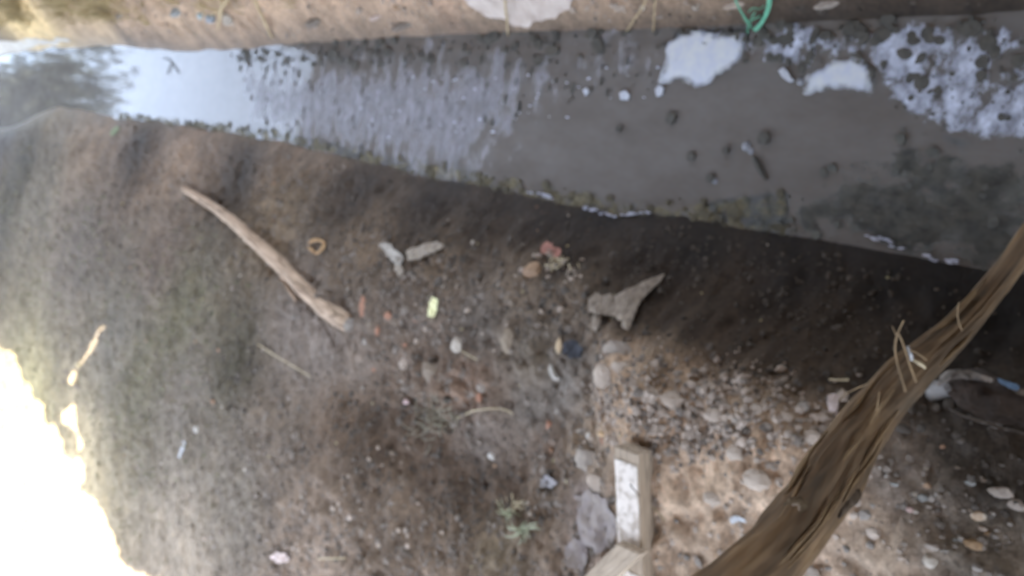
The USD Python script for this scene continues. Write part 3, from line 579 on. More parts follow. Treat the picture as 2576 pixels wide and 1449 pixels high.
# dry leaf ring
tag(obj('dry_leaf', along([(778,612),(790,604),(808,606),(815,618),(806,630),(788,632),(776,622)], .012, [3,4,3.4,4.2,3.4,4,3], 7, 3, .4), mat('rust_leaf', (.40, .25, .12), (.28, .16, .08), .85, 40, .4, 90, .2)), 'curled rusty dry leaf forming a ring beside the peeled stick', 'leaf')
def stone(px, py, w, h, m, label, cat='stone', name='stone', seed=0, tall=.7, sink=.3, turn=0., group=None, sub=3, amp=.35, cuts=6):
    p = G(px, py); s = scale_at(p)
    a, b = w * s * 1.12, h * s
    sink = min(sink + .14, .48)
    c = tall * min(a, b) if tall <= 1 else tall * (a + b) / 4
    mesh = place(stone_mesh(a, b, c, seed or int(px * 7 + py), sub, amp, cuts), p + Zv * c * (.5 - sink), turn)
    return tag(obj(name, mesh, m, smooth=40), label, cat, group)
brick = mat('brick_fragment', (.40, .195, .12), (.24, .135, .09), .9, 50, .5, 160, .15)
orange = mat('orange_lump', (.40, .26, .155), (.26, .17, .11), .9, 30, .6, 140, .15)
tanst = mat('tan_stone', (.42, .335, .26), (.30, .235, .18), .9, 30, .5, 140, .2)
greyst = mat('grey_stone', (.33, .272, .218), (.21, .17, .135), .9, 30, .5, 140, .25)
brownst = mat('brown_stone', (.24, .185, .135), (.17, .13, .095), .9, 30, .6, 140, .2)
pale = mat('pale_stone', (.42, .355, .28), (.28, .235, .185), .8, 40, .4, 140, .3)
white = mat('white_shell', (.44, .40, .34), (.33, .29, .24), .6, 50, .3, 140, .4)
bluish = mat('bluish_stone', (.25, .24, .21), (.17, .16, .14), .85, 40, .3, 140, .35)
for (x, y, w, h, t, lab) in [(913,775,22,62,.45,'longest orange brick fragment, right of the foot of the peeled stick'),(976,795,22,22,.5,'round orange brick crumb between the long fragment and the yellow paper'),(1046,800,13,22,.5,'small orange brick crumb left of the yellow paper scrap'),(949,832,14,28,.5,'orange brick sliver below the long fragment'),(1206,1000,17,26,.5,'orange brick chip above the dry grass tuft'),(1382,1070,22,26,.55,'orange brick chip in the grey soil left of the terrace edge'),(1018,868,14,12,.5,'faint orange brick crumb above the brown block'),(940,930,12,10,.5,'small brick crumb in the grey ash patch'),(1515,1108,12,20,.5,'reddish brick sliver against the head of the squared timber'),(1486,1262,18,14,.5,'reddish brick bit lying beside the mauve plastic')]:
    stone(x, y, w, h, brick, lab, 'brick', 'brick_fragment', tall=t, sink=.28)
stone(1343,682,54,50, orange, 'round orange-brown earth lump on the crest of the rubble', 'lump', 'earth_lump', 11, .85, .22)
stone(1088,938,68,56, brownst, 'largest brown angular block on the rubble', seed=13, tall=.6, sink=.25, turn=.5, cuts=9, amp=.2)
stone(1020,915,34,40, tanst, 'two-lobed pinkish-tan stone left of the brown block', seed=14, tall=.6)
stone(1148,868,34,40, pale, 'pale flat pebble with notched edge below the yellow paper', seed=15, tall=.5)
stone(1275,860,40,70, mat('ochre_clod', (.27, .21, .15), (.2, .155, .11), .95, 30, .5, 140, .1), 'long ochre clod in the middle of the rubble', 'clod', 'clod', 16, .5, .35)
stone(1212,975,30,26, greyst, 'grey pebble above the small orange chip near the grass tuft', seed=17)
stone(1408,870,18,44, mat('tan_shell', (.50, .38, .24), (.38, .27, .16), .8, 40, .3, 100, .3), 'tan curved shell fragment beside the charcoal rag', 'shell', 'shell', 18, .8, .2)
tag(obj('shell', along([(1385,920),(1390,938),(1398,950),(1407,952)], .006, [5,8,7,4], 8, 19, .2), white), 'white crescent shell fragment on the grey soil', 'shell')
stone(1237,1147,24,20, white, 'whitish lump in the grey hollow below the grass tuft', seed=20)
stone(1483,1097,18,17, white, 'white pebble left of the timber head', seed=21)
stone(1513,1091,18,15, mat('amber_chip', (.52, .36, .2), (.4, .26, .14), .8, 40, .3, 100, .3), 'amber pebble at the very corner of the timber', seed=22)
stone(1023,1011,20,16, mat('pink_chip', (.52, .38, .34), (.4, .28, .25), .8, 40, .3, 100, .3), 'pink pebble at the left end of the grass tuft', seed=23)
stone(1245,1172,11,11, orange, 'tiny orange pebble right of the whitish lump', seed=24)
stone(495,1080,16,18, white, 'white pebble alone on the left slope', seed=25)
for (x, y, w, h, t, lab, m) in [(1553,880,82,60,.45,'upper flat stone at the corner of the terrace edge',greyst),(1522,945,60,66,.5,'three-cornered flat stone below it on the terrace edge',tanst),(1560,925,60,36,.4,'thin flat stone wedged behind the three-cornered one',tanst),(1510,1000,14,60,.6,'narrow upright stone in the step of the terrace',tanst),(1478,1160,70,70,.3,'wide flat stone under the left side of the timber',greyst),(1500,1215,60,44,.3,'flat beige stone below the wide one, touching the mauve plastic',tanst)]:
    stone(x, y, w, h, m, lab, 'stone', 'flat_stone', tall=t, sink=.32, amp=.18, cuts=8)
for (x, y, w, h, m, lab) in [(1905,1207,66,54,tanst,'biggest pale rounded stone on the bare terrace'),(1853,1140,46,44,tanst,'pale rounded stone above the biggest one on the terrace'),(1790,1255,50,36,tanst,'low tan clod left of the biggest pale stone'),(1706,942,26,24,greyst,'small grey-white stone on the upper terrace'),(1690,1010,56,50,tanst,'lone tan clod on the left of the stone cluster'),(1800,1045,52,46,tanst,'large tan clod in the stone cluster'),(1765,985,30,28,greyst,'small grey stone above the large tan clod'),(1862,1060,36,30,greyst,'grey stone in the middle of the cluster'),(1900,1030,34,30,tanst,'tan stone at the top of the cluster'),(1930,1075,30,26,greyst,'small grey stone right of the cluster middle'),(1975,1050,34,30,tanst,'round tan stone toward the pink scraps'),(2040,1100,44,38,tanst,'largest stone beside the leaning pole'),(2070,1080,30,28,greyst,'grey stone between the largest one and the pink scraps'),(2075,1125,26,24,greyst,'pale grey pebble touching the pole'),(2000,1105,24,22,tanst,'small tan stone left of the largest by the pole'),(2050,1050,30,24,tanst,'flat tan stone under the pink scraps'),(2365,985,62,60,mat('white_lump',(.33,.31,.29),(.2,.185,.17),.7,30,.4,90,.3),'whitish lump beside the pole and the dark bag'),(1960,1000,24,20,greyst,'grey stone at the edge of the dark slope'),(1745,1060,30,24,tanst,'tan pebble below the lone clod'),(1640,985,28,24,tanst,'tan pebble next to the flat corner stones')]:
    stone(x, y, w, h, m, lab, tall=.62, sink=.3)
pole_pebbles = [(2333,1222,24,24,orange,'round orange pebble right of the leaning pole'),(2300,1245,22,22,pale,'whitish pebble just below the round orange one'),(2322,1253,34,28,bluish,'oval bluish pebble beside the round orange one'),(2290,1282,24,20,mat('rose_pebble',(.40,.28,.23),(.3,.2,.17),.8,40,.3,100,.3),'rosy pebble lowest of the little group'),(2302,1287,18,18,pale,'yellowish-white pebble touching the rosy one'),(2250,1218,24,14,bluish,'thin bluish chip nearest the pole'),(2462,1298,42,34,mat('two_tone_pebble', (.42, .36, .28), (.32, .2, .11), .9, 40, .4, 140, .15),'large orange and white pebble at the lower right'),(2470,1330,30,18,tanst,'tan chip under the large orange pebble'),(2450,1370,60,46,mat('rust_clod',(.30,.19,.10),(.2,.13,.075),.9,30,.4,100,.15),'rust-brown clod at the lower right'),(2490,1345,34,20,mat('rust_clod', (.30,.19,.10), (.2,.13,.075)),'rust-coloured chip right of the rust-brown clod'),(2340,1412,44,48,pale,'pale rough stone by the bottom edge'),(2345,1375,40,24,greyst,'grey flat stone above the pale rough one'),(2410,1360,30,16,bluish,'slim bluish chip left of the rust-brown clod'),(2520,1240,70,44,greyst,'grey rough stone by the right edge'),(2560,1270,50,40,greyst,'second grey rough stone touching the right edge'),(2440,1215,30,22,bluish,'bluish pebble above the large orange one'),(2205,1148,40,22,greyst,'grey chip in the shade under the pole'),(2230,1180,30,26,greyst,'grey pebble on the right of the pole'),(2330,1180,18,14,pale,'small pale pebble above the round orange one')]
for (x, y, w, h, m, lab) in pole_pebbles:
    stone(x, y, w * .75, h * .72, m, lab, 'pebble', 'pebble', tall=.65, sink=.25)
# clods alike, scattered where the photograph shows them
rc = np.random.default_rng(33)
for (cx, cy, rx, ry, n, mn, mx, ms, lab, grp) in [(1800,1010,200,70,70,10,26,[tanst,greyst,tans[0]],'tan earth clod among the loose clods of the terrace','loose clods on the terrace'),(2060,1085,90,50,30,10,24,[tanst,greyst],'pale clod in the heap beside the leaning pole','clods heaped beside the pole'),(1180,780,280,110,46,9,22,[tans[1],brownst,tanst],'brown clod strewn over the rubble slope','clods on the rubble slope'),(1000,1180,140,60,16,9,18,[tans[1],tanst,brownst],'pale crumb of earth below the dry grass tuft','pale crumbs below the grass tuft'),(1400,680,90,40,18,9,20,[tanst,tans[0]],'dry tan clod around the orange earth lump','dry clods round the earth lump'),(1480,1130,40,60,14,9,18,[tanst,pale],'small tan clod along the foot of the terrace','clods along the foot of the terrace'),(950,1340,260,80,26,9,20,[tanst,tans[0]],'tan clod on the near slope by the bottom edge','clods on the near slope'),(2380,1290,170,120,26,8,18,[greyst,tans[2],brownst],'small grey clod on the dark ground right of the pole','clods right of the pole')]:
    for k in range(n):
        a, q = rc.uniform(0, 2 * np.pi), math.sqrt(rc.uniform(0, 1)); w = mn + (mx - mn) * rc.uniform(0, 1) ** 2
        stone(cx + rx * q * math.cos(a), cy + ry * q * math.sin(a), w, w * rc.uniform(.7, 1.05), ms[k % len(ms)], lab, 'clod', 'clod', int(1000 + k * 17 + cx), .7, .25, group=grp, sub=2)
# dry debris clump beneath the red leaf
deb = thing('debris_clump', 'clump of dry frayed plant debris beneath the reddish leaf', 'plant debris', G(1400, 655))
for k in range(26):
    a = rc.uniform(0, 2 * np.pi); x, y = 1402 + rc.normal(0, 20), 655 + rc.normal(0, 14); l = rc.uniform(10, 26)
    obj('stalk', along([(x, y), (x + l * math.cos(a) * .5, y + l * math.sin(a) * .5), (x + l * math.cos(a), y + l * math.sin(a))], [rc.uniform(.004,.02), rc.uniform(.01,.03), rc.uniform(.004,.02)], rc.uniform(1.6, 3), 5, k, .2, sub=3), straw_mat if k % 3 else tanleaf, deb)
# dry grass tuft and weed
def tuft(name, label, cat, cx, cy, n, L, up_, m, seed, part, rad=1.2, spread=8, bias=None):
    r = np.random.default_rng(seed); t = thing(name, label, cat, G(cx, cy))
    for k in range(n):
        a = r.uniform(0, 2 * np.pi) if bias is None else r.normal(bias, 1.0); l = L * r.uniform(.5, 1.1); x, y = cx + r.normal(0, spread), cy + r.normal(0, spread * .7)
        obj(part, along([(x, y), (x + l * .5 * math.cos(a), y + l * .5 * math.sin(a)), (x + l * math.cos(a + .3), y + l * math.sin(a + .3))], [0, up_ * r.uniform(.6, 1.2), up_ * r.uniform(.3, 1.4)], [rad, rad * .9, rad * .4], 5, k, .1, sub=4), m, t)
    return t
tuft('grass_tuft', 'flattened tuft of dry grey-green grass above the hollow', 'grass tuft', 1105, 1058, 46, 50, .010, mat('grey_grass', (.27, .245, .175), (.20, .175, .12), .8, 30, .2, 90, .2), 3, 'blade', 1.1, 26, -2.4)
tuft('weed', 'small pale green weed with splayed narrow leaves near the bottom', 'weed', 1318, 1332, 15, 42, .02, mat('pale_weed', (.36, .36, .24), (.26, .27, .17), .7, 30, .2, 90, .3), 4, 'leaf', 2.2, 5)
tuft('grass_tuft', 'small dry tuft on the slope between weed and plastic', 'grass tuft', 1290, 1270, 12, 34, .015, straw_mat, 6, 'blade', 1.3, 10)
tuft('weed', 'grassy shoots at the top left of the weed', 'weed', 1280, 1290, 10, 34, .03, mat('pale_weed2', (.30, .30, .18), (.22, .22, .13), .7, 30, .2, 90, .3), 7, 'leaf', 1.5, 5)

# ------------------------------------------------------------------ the squared timber with its brace
timb = bark_mat('dusty_timber', (.39, .305, .22), (.31, .24, .17), (.20, .15, .105), 90, 9)
def set_grain(g_, o, ax):
    t_ = g_.GetPrim().GetAttribute('xformOp:translate').Get(); p_ = np.array(g_.GetPointsAttr().Get())
    par = g_.GetPrim().GetParent().GetAttribute('xformOp:translate'); p_ = p_ + np.array(par.Get() if par and par.Get() else (0, 0, 0)) - o
    ax = ax / np.linalg.norm(ax); sd = np.cross(ax, Zv); sd /= np.linalg.norm(sd); nv = np.cross(sd, ax)
    UsdGeom.PrimvarsAPI(g_).CreatePrimvar('grain', Sdf.ValueTypeNames.Float3Array, 'vertex').Set(Vt.Vec3fArray.FromNumpy(np.column_stack([p_ @ sd, p_ @ nv, p_ @ ax]).astype(np.float32)))
wash = mat('whitewash', (.62, .54, .46), (.38, .31, .245), .8, 38, .4, 120, .25, lo=.36, hi=.52)
zt = float(G(1660, 1150)[2]) + .052
A, B = P(1545, 1121, zt), P(1607, 1142, zt); Dn, Cn = P(1556, 1366, zt), P(1612, 1391, zt)
ax_ = ((Dn - A) + (Cn - B)); ax_ /= np.linalg.norm(ax_)
A2, B2 = A + ax_ * .55, B + ax_ * .55
tm = thing('timber_frame', 'dusty squared timber with whitewashed top and a slanting brace nailed across', 'timber', (*A[:2], zt - .08))
def prism(a, b, c, d, h, bev=.003):
    """a squared beam: its top corners in order, hanging h down, its edges eased"""
    q = np.array([a, b, c, d]); cen = q.mean(0)
    if np.cross(q[1] - q[0], q[2] - q[1])[2] < 0: q = q[::-1]
    import manifold3d as m3
    n = 6; pts = []
    for s_, dz in ((1 - 0, -bev), (0, 0), (1, -h)):
        for v in q:
            inn = (cen - v); inn[2] = 0; inn = inn / np.linalg.norm(inn)
            pts.append(v + (inn * bev * 1.4 if dz == 0 else 0) + Zv * dz)
    return m3.Manifold.hull_points(np.array(pts).tolist()) if not hasattr(m3.Mesh, '_x') else None
set_grain(obj('rail', prism(A, B, B2, A2, .085), timb, tm, smooth=25), A, ax_)
e = B - A
def quad(s0, s1, t0, t1, raise_):
    f_ = lambda s, t: A + (B - A) * s + ax_ * t
    L0 = np.linalg.norm(Dn - A)
    return [f_(s0, t0 * L0), f_(s1, t0 * L0), f_(s1, t1 * L0), f_(s0, t1 * L0)]
def wash_part(s0, s1, t0, t1, seed):
    pg = rag(Polygon([v[:2] for v in quad(s0, s1, t0, t1, 0)]), .004, .006, seed)
    obj('whitewash', sheet_mesh(pg, lambda p: np.full(len(p), zt + .0025), .002, .012, seed), wash, tm, smooth=False)
wash_part(.04, .93, .13, .99, 3); wash_part(.1, .95, 1.24, 1.7, 4)
b1, b2 = P(1553, 1367, zt + .03), P(1612, 1394, zt + .03)
dv = P(1462, 1465, zt + .03) - P(1553, 1375, zt + .03); dv /= np.linalg.norm(dv)
set_grain(obj('brace', prism(b1 - dv * .0, b2, b2 + dv * .4, b1 + dv * .4, .029), timb, tm, smooth=25), b1, dv)

# ------------------------------------------------------------------ the leaning pole with torn bark
pz = [.86, .80, .72, .65, .58, .50, .40, .30, .24]
pp_px = [(1760,1560),(1890,1449),(2010,1325),(2085,1200),(2160,1090),(2265,960),(2385,850),(2500,725),(2620,560)]
pr_px = [98, 96, 86, 82, 72, 60, 46, 37, 33]
ppts = [P(*q, z) for q, z in zip(pp_px, pz)]
prad = [w * float((p - EYE) @ fwd) / FPX * .86 for w, p in zip(pr_px, ppts)]
pole = thing('leaning_pole', 'thick yellow-brown wooden pole with torn bark leaning across the lower right', 'pole', ppts[4])
ext0 = ppts[0] + (ppts[0] - ppts[1]) * 2.6; extn = ppts[-1] + (ppts[-1] - ppts[-2]) * .6
grained('trunk', tube([ext0, *ppts, extn], [prad[0], *prad, prad[-1]], 72, 12, .24, .17, sub=26, grain=True), poleb, pole)
def on_pole(s, off, lift=0.):
    """a point at the parameter s along the pole, off across it in the picture (1 = the edge)"""
    k = min(int(s), len(ppts) - 2); p = ppts[k] + (ppts[k + 1] - ppts[k]) * (s - k); r_ = prad[k] + (prad[k + 1] - prad[k]) * (s - k)
    T = ppts[k + 1] - ppts[k]; T /= np.linalg.norm(T); v = EYE - p; v /= np.linalg.norm(v); sd = np.cross(T, v); sd /= np.linalg.norm(sd); nv = np.cross(sd, T)
    return p + sd * r_ * off + nv * (r_ * math.sqrt(max(0, 1 - min(1, abs(off)) ** 2)) + lift)
kn = on_pole(2.1, -.35, -.004)
for kr, kz, km in ((.017, 0, mat('knot_ring', (.12, .085, .05), (.07, .05, .03), .85, 40, .4, 100, .2)), (.009, .004, mat('knot_heart', (.34, .28, .22), (.2, .16, .12), .85, 60, .4, 100, .2))):
    m_ = lathe_noise(trimesh.creation.icosphere(subdivisions=3), .3, 3, 4); v_ = EYE - kn; v_ /= np.linalg.norm(v_)
    m_.vertices = m_.vertices * kr; m_.vertices = m_.vertices - np.outer(m_.vertices @ v_, v_) * .55 + kn + v_ * kz
    obj('knot', m_, km, pole)
for k in range(15):                                        # bark strips and loose fibres
    s0 = rc.uniform(1.0, 6.6); o0 = rc.choice([-1, 1]) * rc.uniform(.55, 1.0) if k % 2 else rc.uniform(-.9, .9); ln = rc.uniform(.5, 1.5)
    q = [on_pole(min(s0 + ln * t, 7.9), o0 + rc.normal(0, .03), .002 + .006 * t * (k % 4 == 0)) for t in (0, .33, .66, 1)]
    obj('bark_strip', tube(q, [.001, .0035, .003, .001], 6, k, .2, sub=5), fibre, pole)
for pts_, r_ in (([(2278,985),(2262,930),(2252,870),(2262,830),(2274,806)], 3.6), ([(2305,960),(2285,905),(2266,850),(2258,835)], 3.6), ([(2256,845),(2244,820)], 2.4), ([(2190,1100),(2204,1040),(2212,985)], 3.0), ([(2110,1010),(2130,990),(2160,975),(2190,960)], 2.2), ([(2330,905),(2310,890),(2288,880)], 3.0), ([(2420,830),(2410,800),(2412,760)], 2)):
    zz = np.linspace(.56, .62, len(pts_)); q = [P(*a_, z_) for a_, z_ in zip(pts_, zz)]
    obj('splinter', tube(q, [r_ * float((q[0] - EYE) @ fwd) / FPX, *[r_ * .8 * float((q[0] - EYE) @ fwd) / FPX] * (len(q) - 2), r_ * .4 * float((q[0] - EYE) @ fwd) / FPX], 6, 4, .2, sub=6), fibre, pole)
for s0, o0, r_ in ((2.55, .93, .011), (2.7, .97, .009), (2.4, .9, .007)):
    obj('bark_flap', tube([on_pole(s0 + t * .55, o0, -.002) for t in (0, .35, .7, 1)], [.002, r_, r_, .002], 8, 9, .3, sub=6), mat('dark_bark', (.075, .052, .033), (.045, .032, .022), .9, 40, .5, 100, .2), pole)
q = [P(2284,873,.57), P(2290,888,.58), P(2294,905,.57)]
tag(obj('white_thread', tube(q, .0028, 6, 3, .2), white_pl), 'short bluish-white thread caught by the pole', 'thread')
tag(obj('pale_chip', tube([P(2298,906,.565), P(2314,914,.57), P(2328,926,.565)], [.002, .004, .002], 6, 3, .3), straw_mat), 'pale wood chip stuck on top of the pole', 'wood chip')

# the dark bag at the right edge
bagm = mat('dark_bag', (.10, .075, .06), (.05, .038, .032), .75, 22, .7, 90, .3)
hemw = mat('pale_hem', (.27, .225, .185), (.07, .056, .046), .7, 40, .3, 60, .3)
bag = thing('plastic_bag', 'dark crumpled plastic bag with a pale and blue rim at the right edge', 'bag', G(2480, 1010))
def bag_z(p, amp=.05): return height(p) + .02 + amp * (fbm(np.column_stack([p * 9, np.zeros(len(p))]) + 3, 3, 4) - .2)
bp = ground_poly([(2385,935),(2420,924),(2470,928),(2530,945),(2600,965),(2640,1010),(2610,1080),(2540,1066),(2470,1040),(2410,1022),(2372,985)])
obj('body', sheet_mesh(rag(bp, .014, .012, 3), bag_z, .012, .012, 5), bagm, bag)
def rim(pix, r_, m_, nm, lift=.02):
    o = []
    for q_ in pix:
        p_ = G(*q_); d_ = ray(*q_); z_ = float(bag_z(p_[None, :2])[0]) + lift * .3; o.append(EYE + d_ * ((z_ - CAM_Z) / d_[2]))
    obj(nm, tube(o, np.asarray(r_) * scale_at(o[0]), 10, 5, .25, sub=8), m_, bag)
def fold(nm, pix, m_, sd, lift=.05):
    pg = rag(ground_poly(pix), .007, .008, sd)
    obj(nm, sheet_mesh(pg, lambda p: bag_z(p) + .018 + lift * (fbm(np.column_stack([p * 30, np.zeros(len(p))]) + sd, 3, sd) - .35), .006, .006, sd), m_, bag)
fold('pale_rim', [(2372,958),(2384,936),(2400,925),(2440,921),(2490,931),(2530,944),(2522,954),(2480,946),(2440,945),(2405,950),(2392,962)], hemw, 3)
fold('blue_rim', [(2528,943),(2552,950),(2590,960),(2590,976),(2562,968),(2536,956)], mat('blue_plastic', (.14, .22, .33), (.10, .15, .22), .6, 30, .2, 60, .3), 4)
fold('pale_rim', [(2560,962),(2600,970),(2600,990),(2575,980)], hemw, 6)
fold('lower_seam', [(2398,1020),(2440,1031),(2500,1052),(2576,1080),(2610,1093),(2606,1098),(2540,1071),(2480,1052),(2430,1034)], mat('seam', (.17, .145, .125), (.07, .058, .05), .7, 25, .3, 60, .2), 7, .03)

# ------------------------------------------------------------------ far bank
scrap('white_sack', [(1180,-60),(1186,2),(1210,24),(1250,50),(1290,54),(1318,76),(1342,77),(1362,56),(1408,50),(1440,30),(1478,5),(1490,-60)], .030, .030, 14, 30, mat('dirty_sack', (.47, .385, .32), (.36, .28, .225), .9, 14, .5, 70, .3, lo=.3, hi=.6), 'dirty white sack hanging down the far bank', 'sack', ragamp=.01, thick=.004)
line('root', [(1268,-30),(1273,30),(1276,60),(1281,95),(1290,118)], [.05,.05,.04,.01,.01], [3,3,2.2,1.8,1.3], root_mat, 'thin root dangling below the left part of the sack into the water', 'root')
line('root', [(548,-30),(556,15),(553,45),(548,75)], [.06,.06,.05,.03], [4.5,4.5,3.5,2], root_mat, 'left root of the pair dangling on the far bank', 'root')
line('root', [(575,-30),(566,8),(556,22),(552,38)], [.06,.06,.058,.05], [3.5,3.5,3.2,3], root_mat, 'short root joining the left dangling one from above', 'root')
line('root', [(630,-20),(648,15),(660,42),(672,70),(685,95)], [.06,.06,.05,.04,.01], [5.5,5,4,3.4,2.6], root_mat, 'long root slanting down to the water right of the pair', 'root')
line('root', [(1630,-20),(1615,20),(1598,45),(1585,65),(1576,78)], [.05,.05,.04,.02,.01], [2.6,2.4,2.2,1.8,1.3], root_mat, 'slanting hair-thin root right of the sack', 'root')
line('root', [(1652,-20),(1646,25),(1645,50),(1643,78)], [.05,.05,.03,.01], 2, root_mat, 'straight hair-thin root right of the slanting one', 'root')
net = thing('green_netting', 'loop of frayed green netting hanging over the far bank', 'netting', G(1890, 30))
gm = mat('green_net', (.16, .42, .26), (.10, .3, .18), .6, 40, .2, 90, .3)
for k, (pts_, r_) in enumerate((([(1848,-20),(1858,18),(1872,42),(1884,62),(1892,70)], 2.2), ([(1930,-20),(1932,8),(1922,42),(1908,64),(1896,74)], 3.0), ([(1936,-20),(1938,10),(1928,40),(1912,66),(1900,78)], 2.5), ([(1872,40),(1886,52),(1900,46),(1914,40)], 1.8), ([(1884,30),(1896,20),(1908,22),(1922,14)], 1.5), ([(1876,48),(1882,66),(1880,80),(1886,90)], 1.6), ([(1900,30),(1890,48),(1888,66)], 1.4), ([(1852,2),(1866,30),(1884,54)], 1.6))):
    obj('strand', along(pts_, np.linspace(.05, .015, len(pts_)), r_, 6, k, .2), gm, net)
for (x, y, w, h, m, lab) in [(945,43,40,16,mat('pink_stone',(.44,.34,.28),(.34,.25,.2),.85,30,.4,90,.2),'pinkish stone in the bank left of the sack'),(905,25,24,20,tanst,'tan stone above the pinkish one'),(575,42,34,44,pale,'pale stone between the dangling roots'),(505,38,26,20,mat('teal_scrap',(.34,.40,.38),(.26,.31,.3),.6,30,.3,60,.3),'pale teal scrap left of the dangling roots'),(530,45,34,28,mat('blue_grey_scrap',(.28,.29,.30),(.21,.22,.22),.6,30,.3,60,.3),'blue-grey scrap against the left dangling root'),(445,30,56,26,bluish,'long greenish-grey lump on the far bank'),(1750,18,16,18,pale,'small white pebble on the bank right of the sack'),(1560,20,30,18,tanst,'tan lump on the bank right of the sack'),(1000,18,30,18,orange,'orange lump on the bank left of the sack'),(300,40,30,22,greyst,'grey lump on the far grassy bank'),(95,95,20,10,pale,'small white scrap on the pale ledge'),(1660,42,18,12,greyst,'small grey lump behind the thin roots'),(1850,12,60,20,tanst,'pale earth lump left of the green netting'),(2080,10,60,26,greyst,'grey lump on the bank right of the green netting'),(1020,62,110,20,tans[1],'low brown clod at the waterline left of the sack'),(790,55,60,26,tans[1],'brown clod on the bank right of the slanting root')]:
    stone(x, y, w, h, m, lab, tall=.7, sink=.3)
# pale ledge at the far end
tag(obj('mud_ledge', sheet_mesh(rag(Polygon([P(*q, .03)[:2] for q in [(-40,150),(0,137),(60,124),(130,112),(190,106),(185,100),(120,104),(50,108),(-40,112)]]), .02, .05, 4), lambda p: np.maximum(height(p) + .008, .012), .03, .06, 3), mat('pale_mud', (.42, .38, .32), (.34, .3, .25), .9, 8, .3, 60, .2)), 'pale dried mud ledge at the far end of the water', 'mud ledge')

# ------------------------------------------------------------------ what floats on the water
def wp(pix, z=0): return Polygon([P(*q, z)[:2] for q in pix]).buffer(0)
foam_m = mat('foam', (.48, .49, .51), (.38, .39, .42), .6, 30, .3, 120, .3)
def thin_film(name, c1, c2, sc, stretch, lo, hi, rough=.35):
    """a skin of scum on the water: patchy, water showing where it is torn"""
    return usdkit.material(stage, '/World/Looks/' + name, {
        'g': ('geometry', {}), 'mp': ('mapping', {'mapping_type': 'point', 'scale': stretch}), 'n': ('noise_texture', {'scale': sc, 'detail': 7.0, 'roughness': .72, 'distortion': .12}),
        'n2': ('noise_texture', {'scale': sc * 2.3, 'detail': 5.0, 'roughness': .65}), 'f': ('map_range', {'from_min': lo, 'from_max': hi, 'clamp': True}), 'cv': ('attribute', {'attribute': 'cover'}), 'ad': ('math', {'math_type': 'add'}),
        'r': ('rgb_ramp', {'ramp': [(0, c2), (.38, c2), (.62, c1), (1, c1)]}), 'p': ('principled_bsdf', {'roughness': rough, 'specular_ior_level': .4}), 't': ('transparent_bsdf', {'color': (1, 1, 1)}), 'm': ('mix_closure', {})},
        [('g.position', 'mp.vector'), ('mp.vector', 'n.vector'), ('mp.vector', 'n2.vector'), ('n.fac', 'ad.value1'), ('cv.fac', 'ad.value2'), ('ad.value', 'f.value'), ('f.result', 'm.fac'), ('n2.fac', 'r.fac'), ('r.color', 'p.base_color'), ('t.BSDF', 'm.closure1'), ('p.BSDF', 'm.closure2')], surface='m.closure')
def film_obj(name, poly, z0, step, m, fade, label, thin=.28):
    """a skin of scum that thins out towards its margin"""
    import shapely
    mesh = sheet_mesh(poly, flat(z0, .0008), .002, step, 4)
    d = shapely.distance(shapely.points(mesh.vertices[:, :2]), poly.boundary)
    cov = (smooth01(d / fade) - 1) * thin
    g_ = obj(name, mesh, m, smooth=False)
    UsdGeom.PrimvarsAPI(g_).CreatePrimvar('cover', Sdf.ValueTypeNames.FloatArray, 'vertex').Set(Vt.FloatArray.FromNumpy(cov.astype(np.float32)))
    return tag(g_, label, 'foam' if name.startswith('foam') else 'scum', kind=None if name.startswith('foam') else 'stuff')
ptc_m = thin_film('white_foam_film', (.54, .55, .54), (.46, .48, .54), 15, (1, 1, 1), .17, .38, .5)
film_m = thin_film('scum_film', (.62, .65, .74), (.34, .35, .40), 11, (.8, 1, 1), .46, .61)
lav_m = thin_film('grey_film', (.33, .315, .335), (.20, .19, .19), 13, (.5, 1, 1), .30, .72)
mat_m = thin_film('mat_film', (.075, .07, .055), (.032, .03, .025), 16, (1, .7, 1), .36, .56, .5)
olv_m = thin_film('olive_film', (.16, .13, .07), (.09, .075, .045), 17, (1, .7, 1), .47, .60, .6)
scum_m = mat('dark_scum', (.10, .09, .072), (.06, .056, .047), .7, 40, .5, 150, .3)
olive_m = mat('olive_scum', (.105, .088, .052), (.06, .05, .032), .7, 40, .5, 150, .3)
flat = lambda z0, a=.002: (lambda p: z0 + a * fbm(np.column_stack([p * 30, np.zeros(len(p))]), 3, 4))
for k, (q, lab) in enumerate((([(1562,235),(1576,228),(1588,240),(1582,252),(1566,252)], 'small triangular foam fleck left of the large patch'), ([(1470,228),(1480,222),(1484,232),(1476,242)], 'tiny foam fleck farther left of the triangular one'), ([(1660,215),(1672,220),(1668,240),(1655,245),(1652,228)], 'foam fleck just below the large patch'))):
    tag(obj('foam_fleck', sheet_mesh(rag(wp(q), .002, .004, k), flat(.007, .004), .005, .005, 4), foam_m), lab, 'foam')
rf = np.random.default_rng(77)
def blobs(region, n, lo_, hi_, seed, pw=2.5, stretch=(1, 1)):
    r = np.random.default_rng(seed); out = []; x0, y0, x1, y1 = region.bounds
    while len(out) < n:
        c = np.array([r.uniform(x0, x1), r.uniform(y0, y1)])
        if not contains_xy(region, *c): continue
        s = lo_ + (hi_ - lo_) * r.uniform(0, 1) ** pw; th = np.linspace(0, 2 * np.pi, 14, endpoint=False)
        rr = s * (.7 + .6 * noise(np.column_stack([np.cos(th) * 1.3, np.sin(th) * 1.3, np.full(14, len(out) * 3.1 + seed)]), seed))
        e_ = r.uniform(.6, 1)
        out.append(affinity.rotate(Polygon(np.column_stack([np.cos(th) * rr * stretch[0], np.sin(th) * rr * e_ * stretch[1]]) + c), r.uniform(0, 180) if stretch == (1, 1) else 0))
    return out
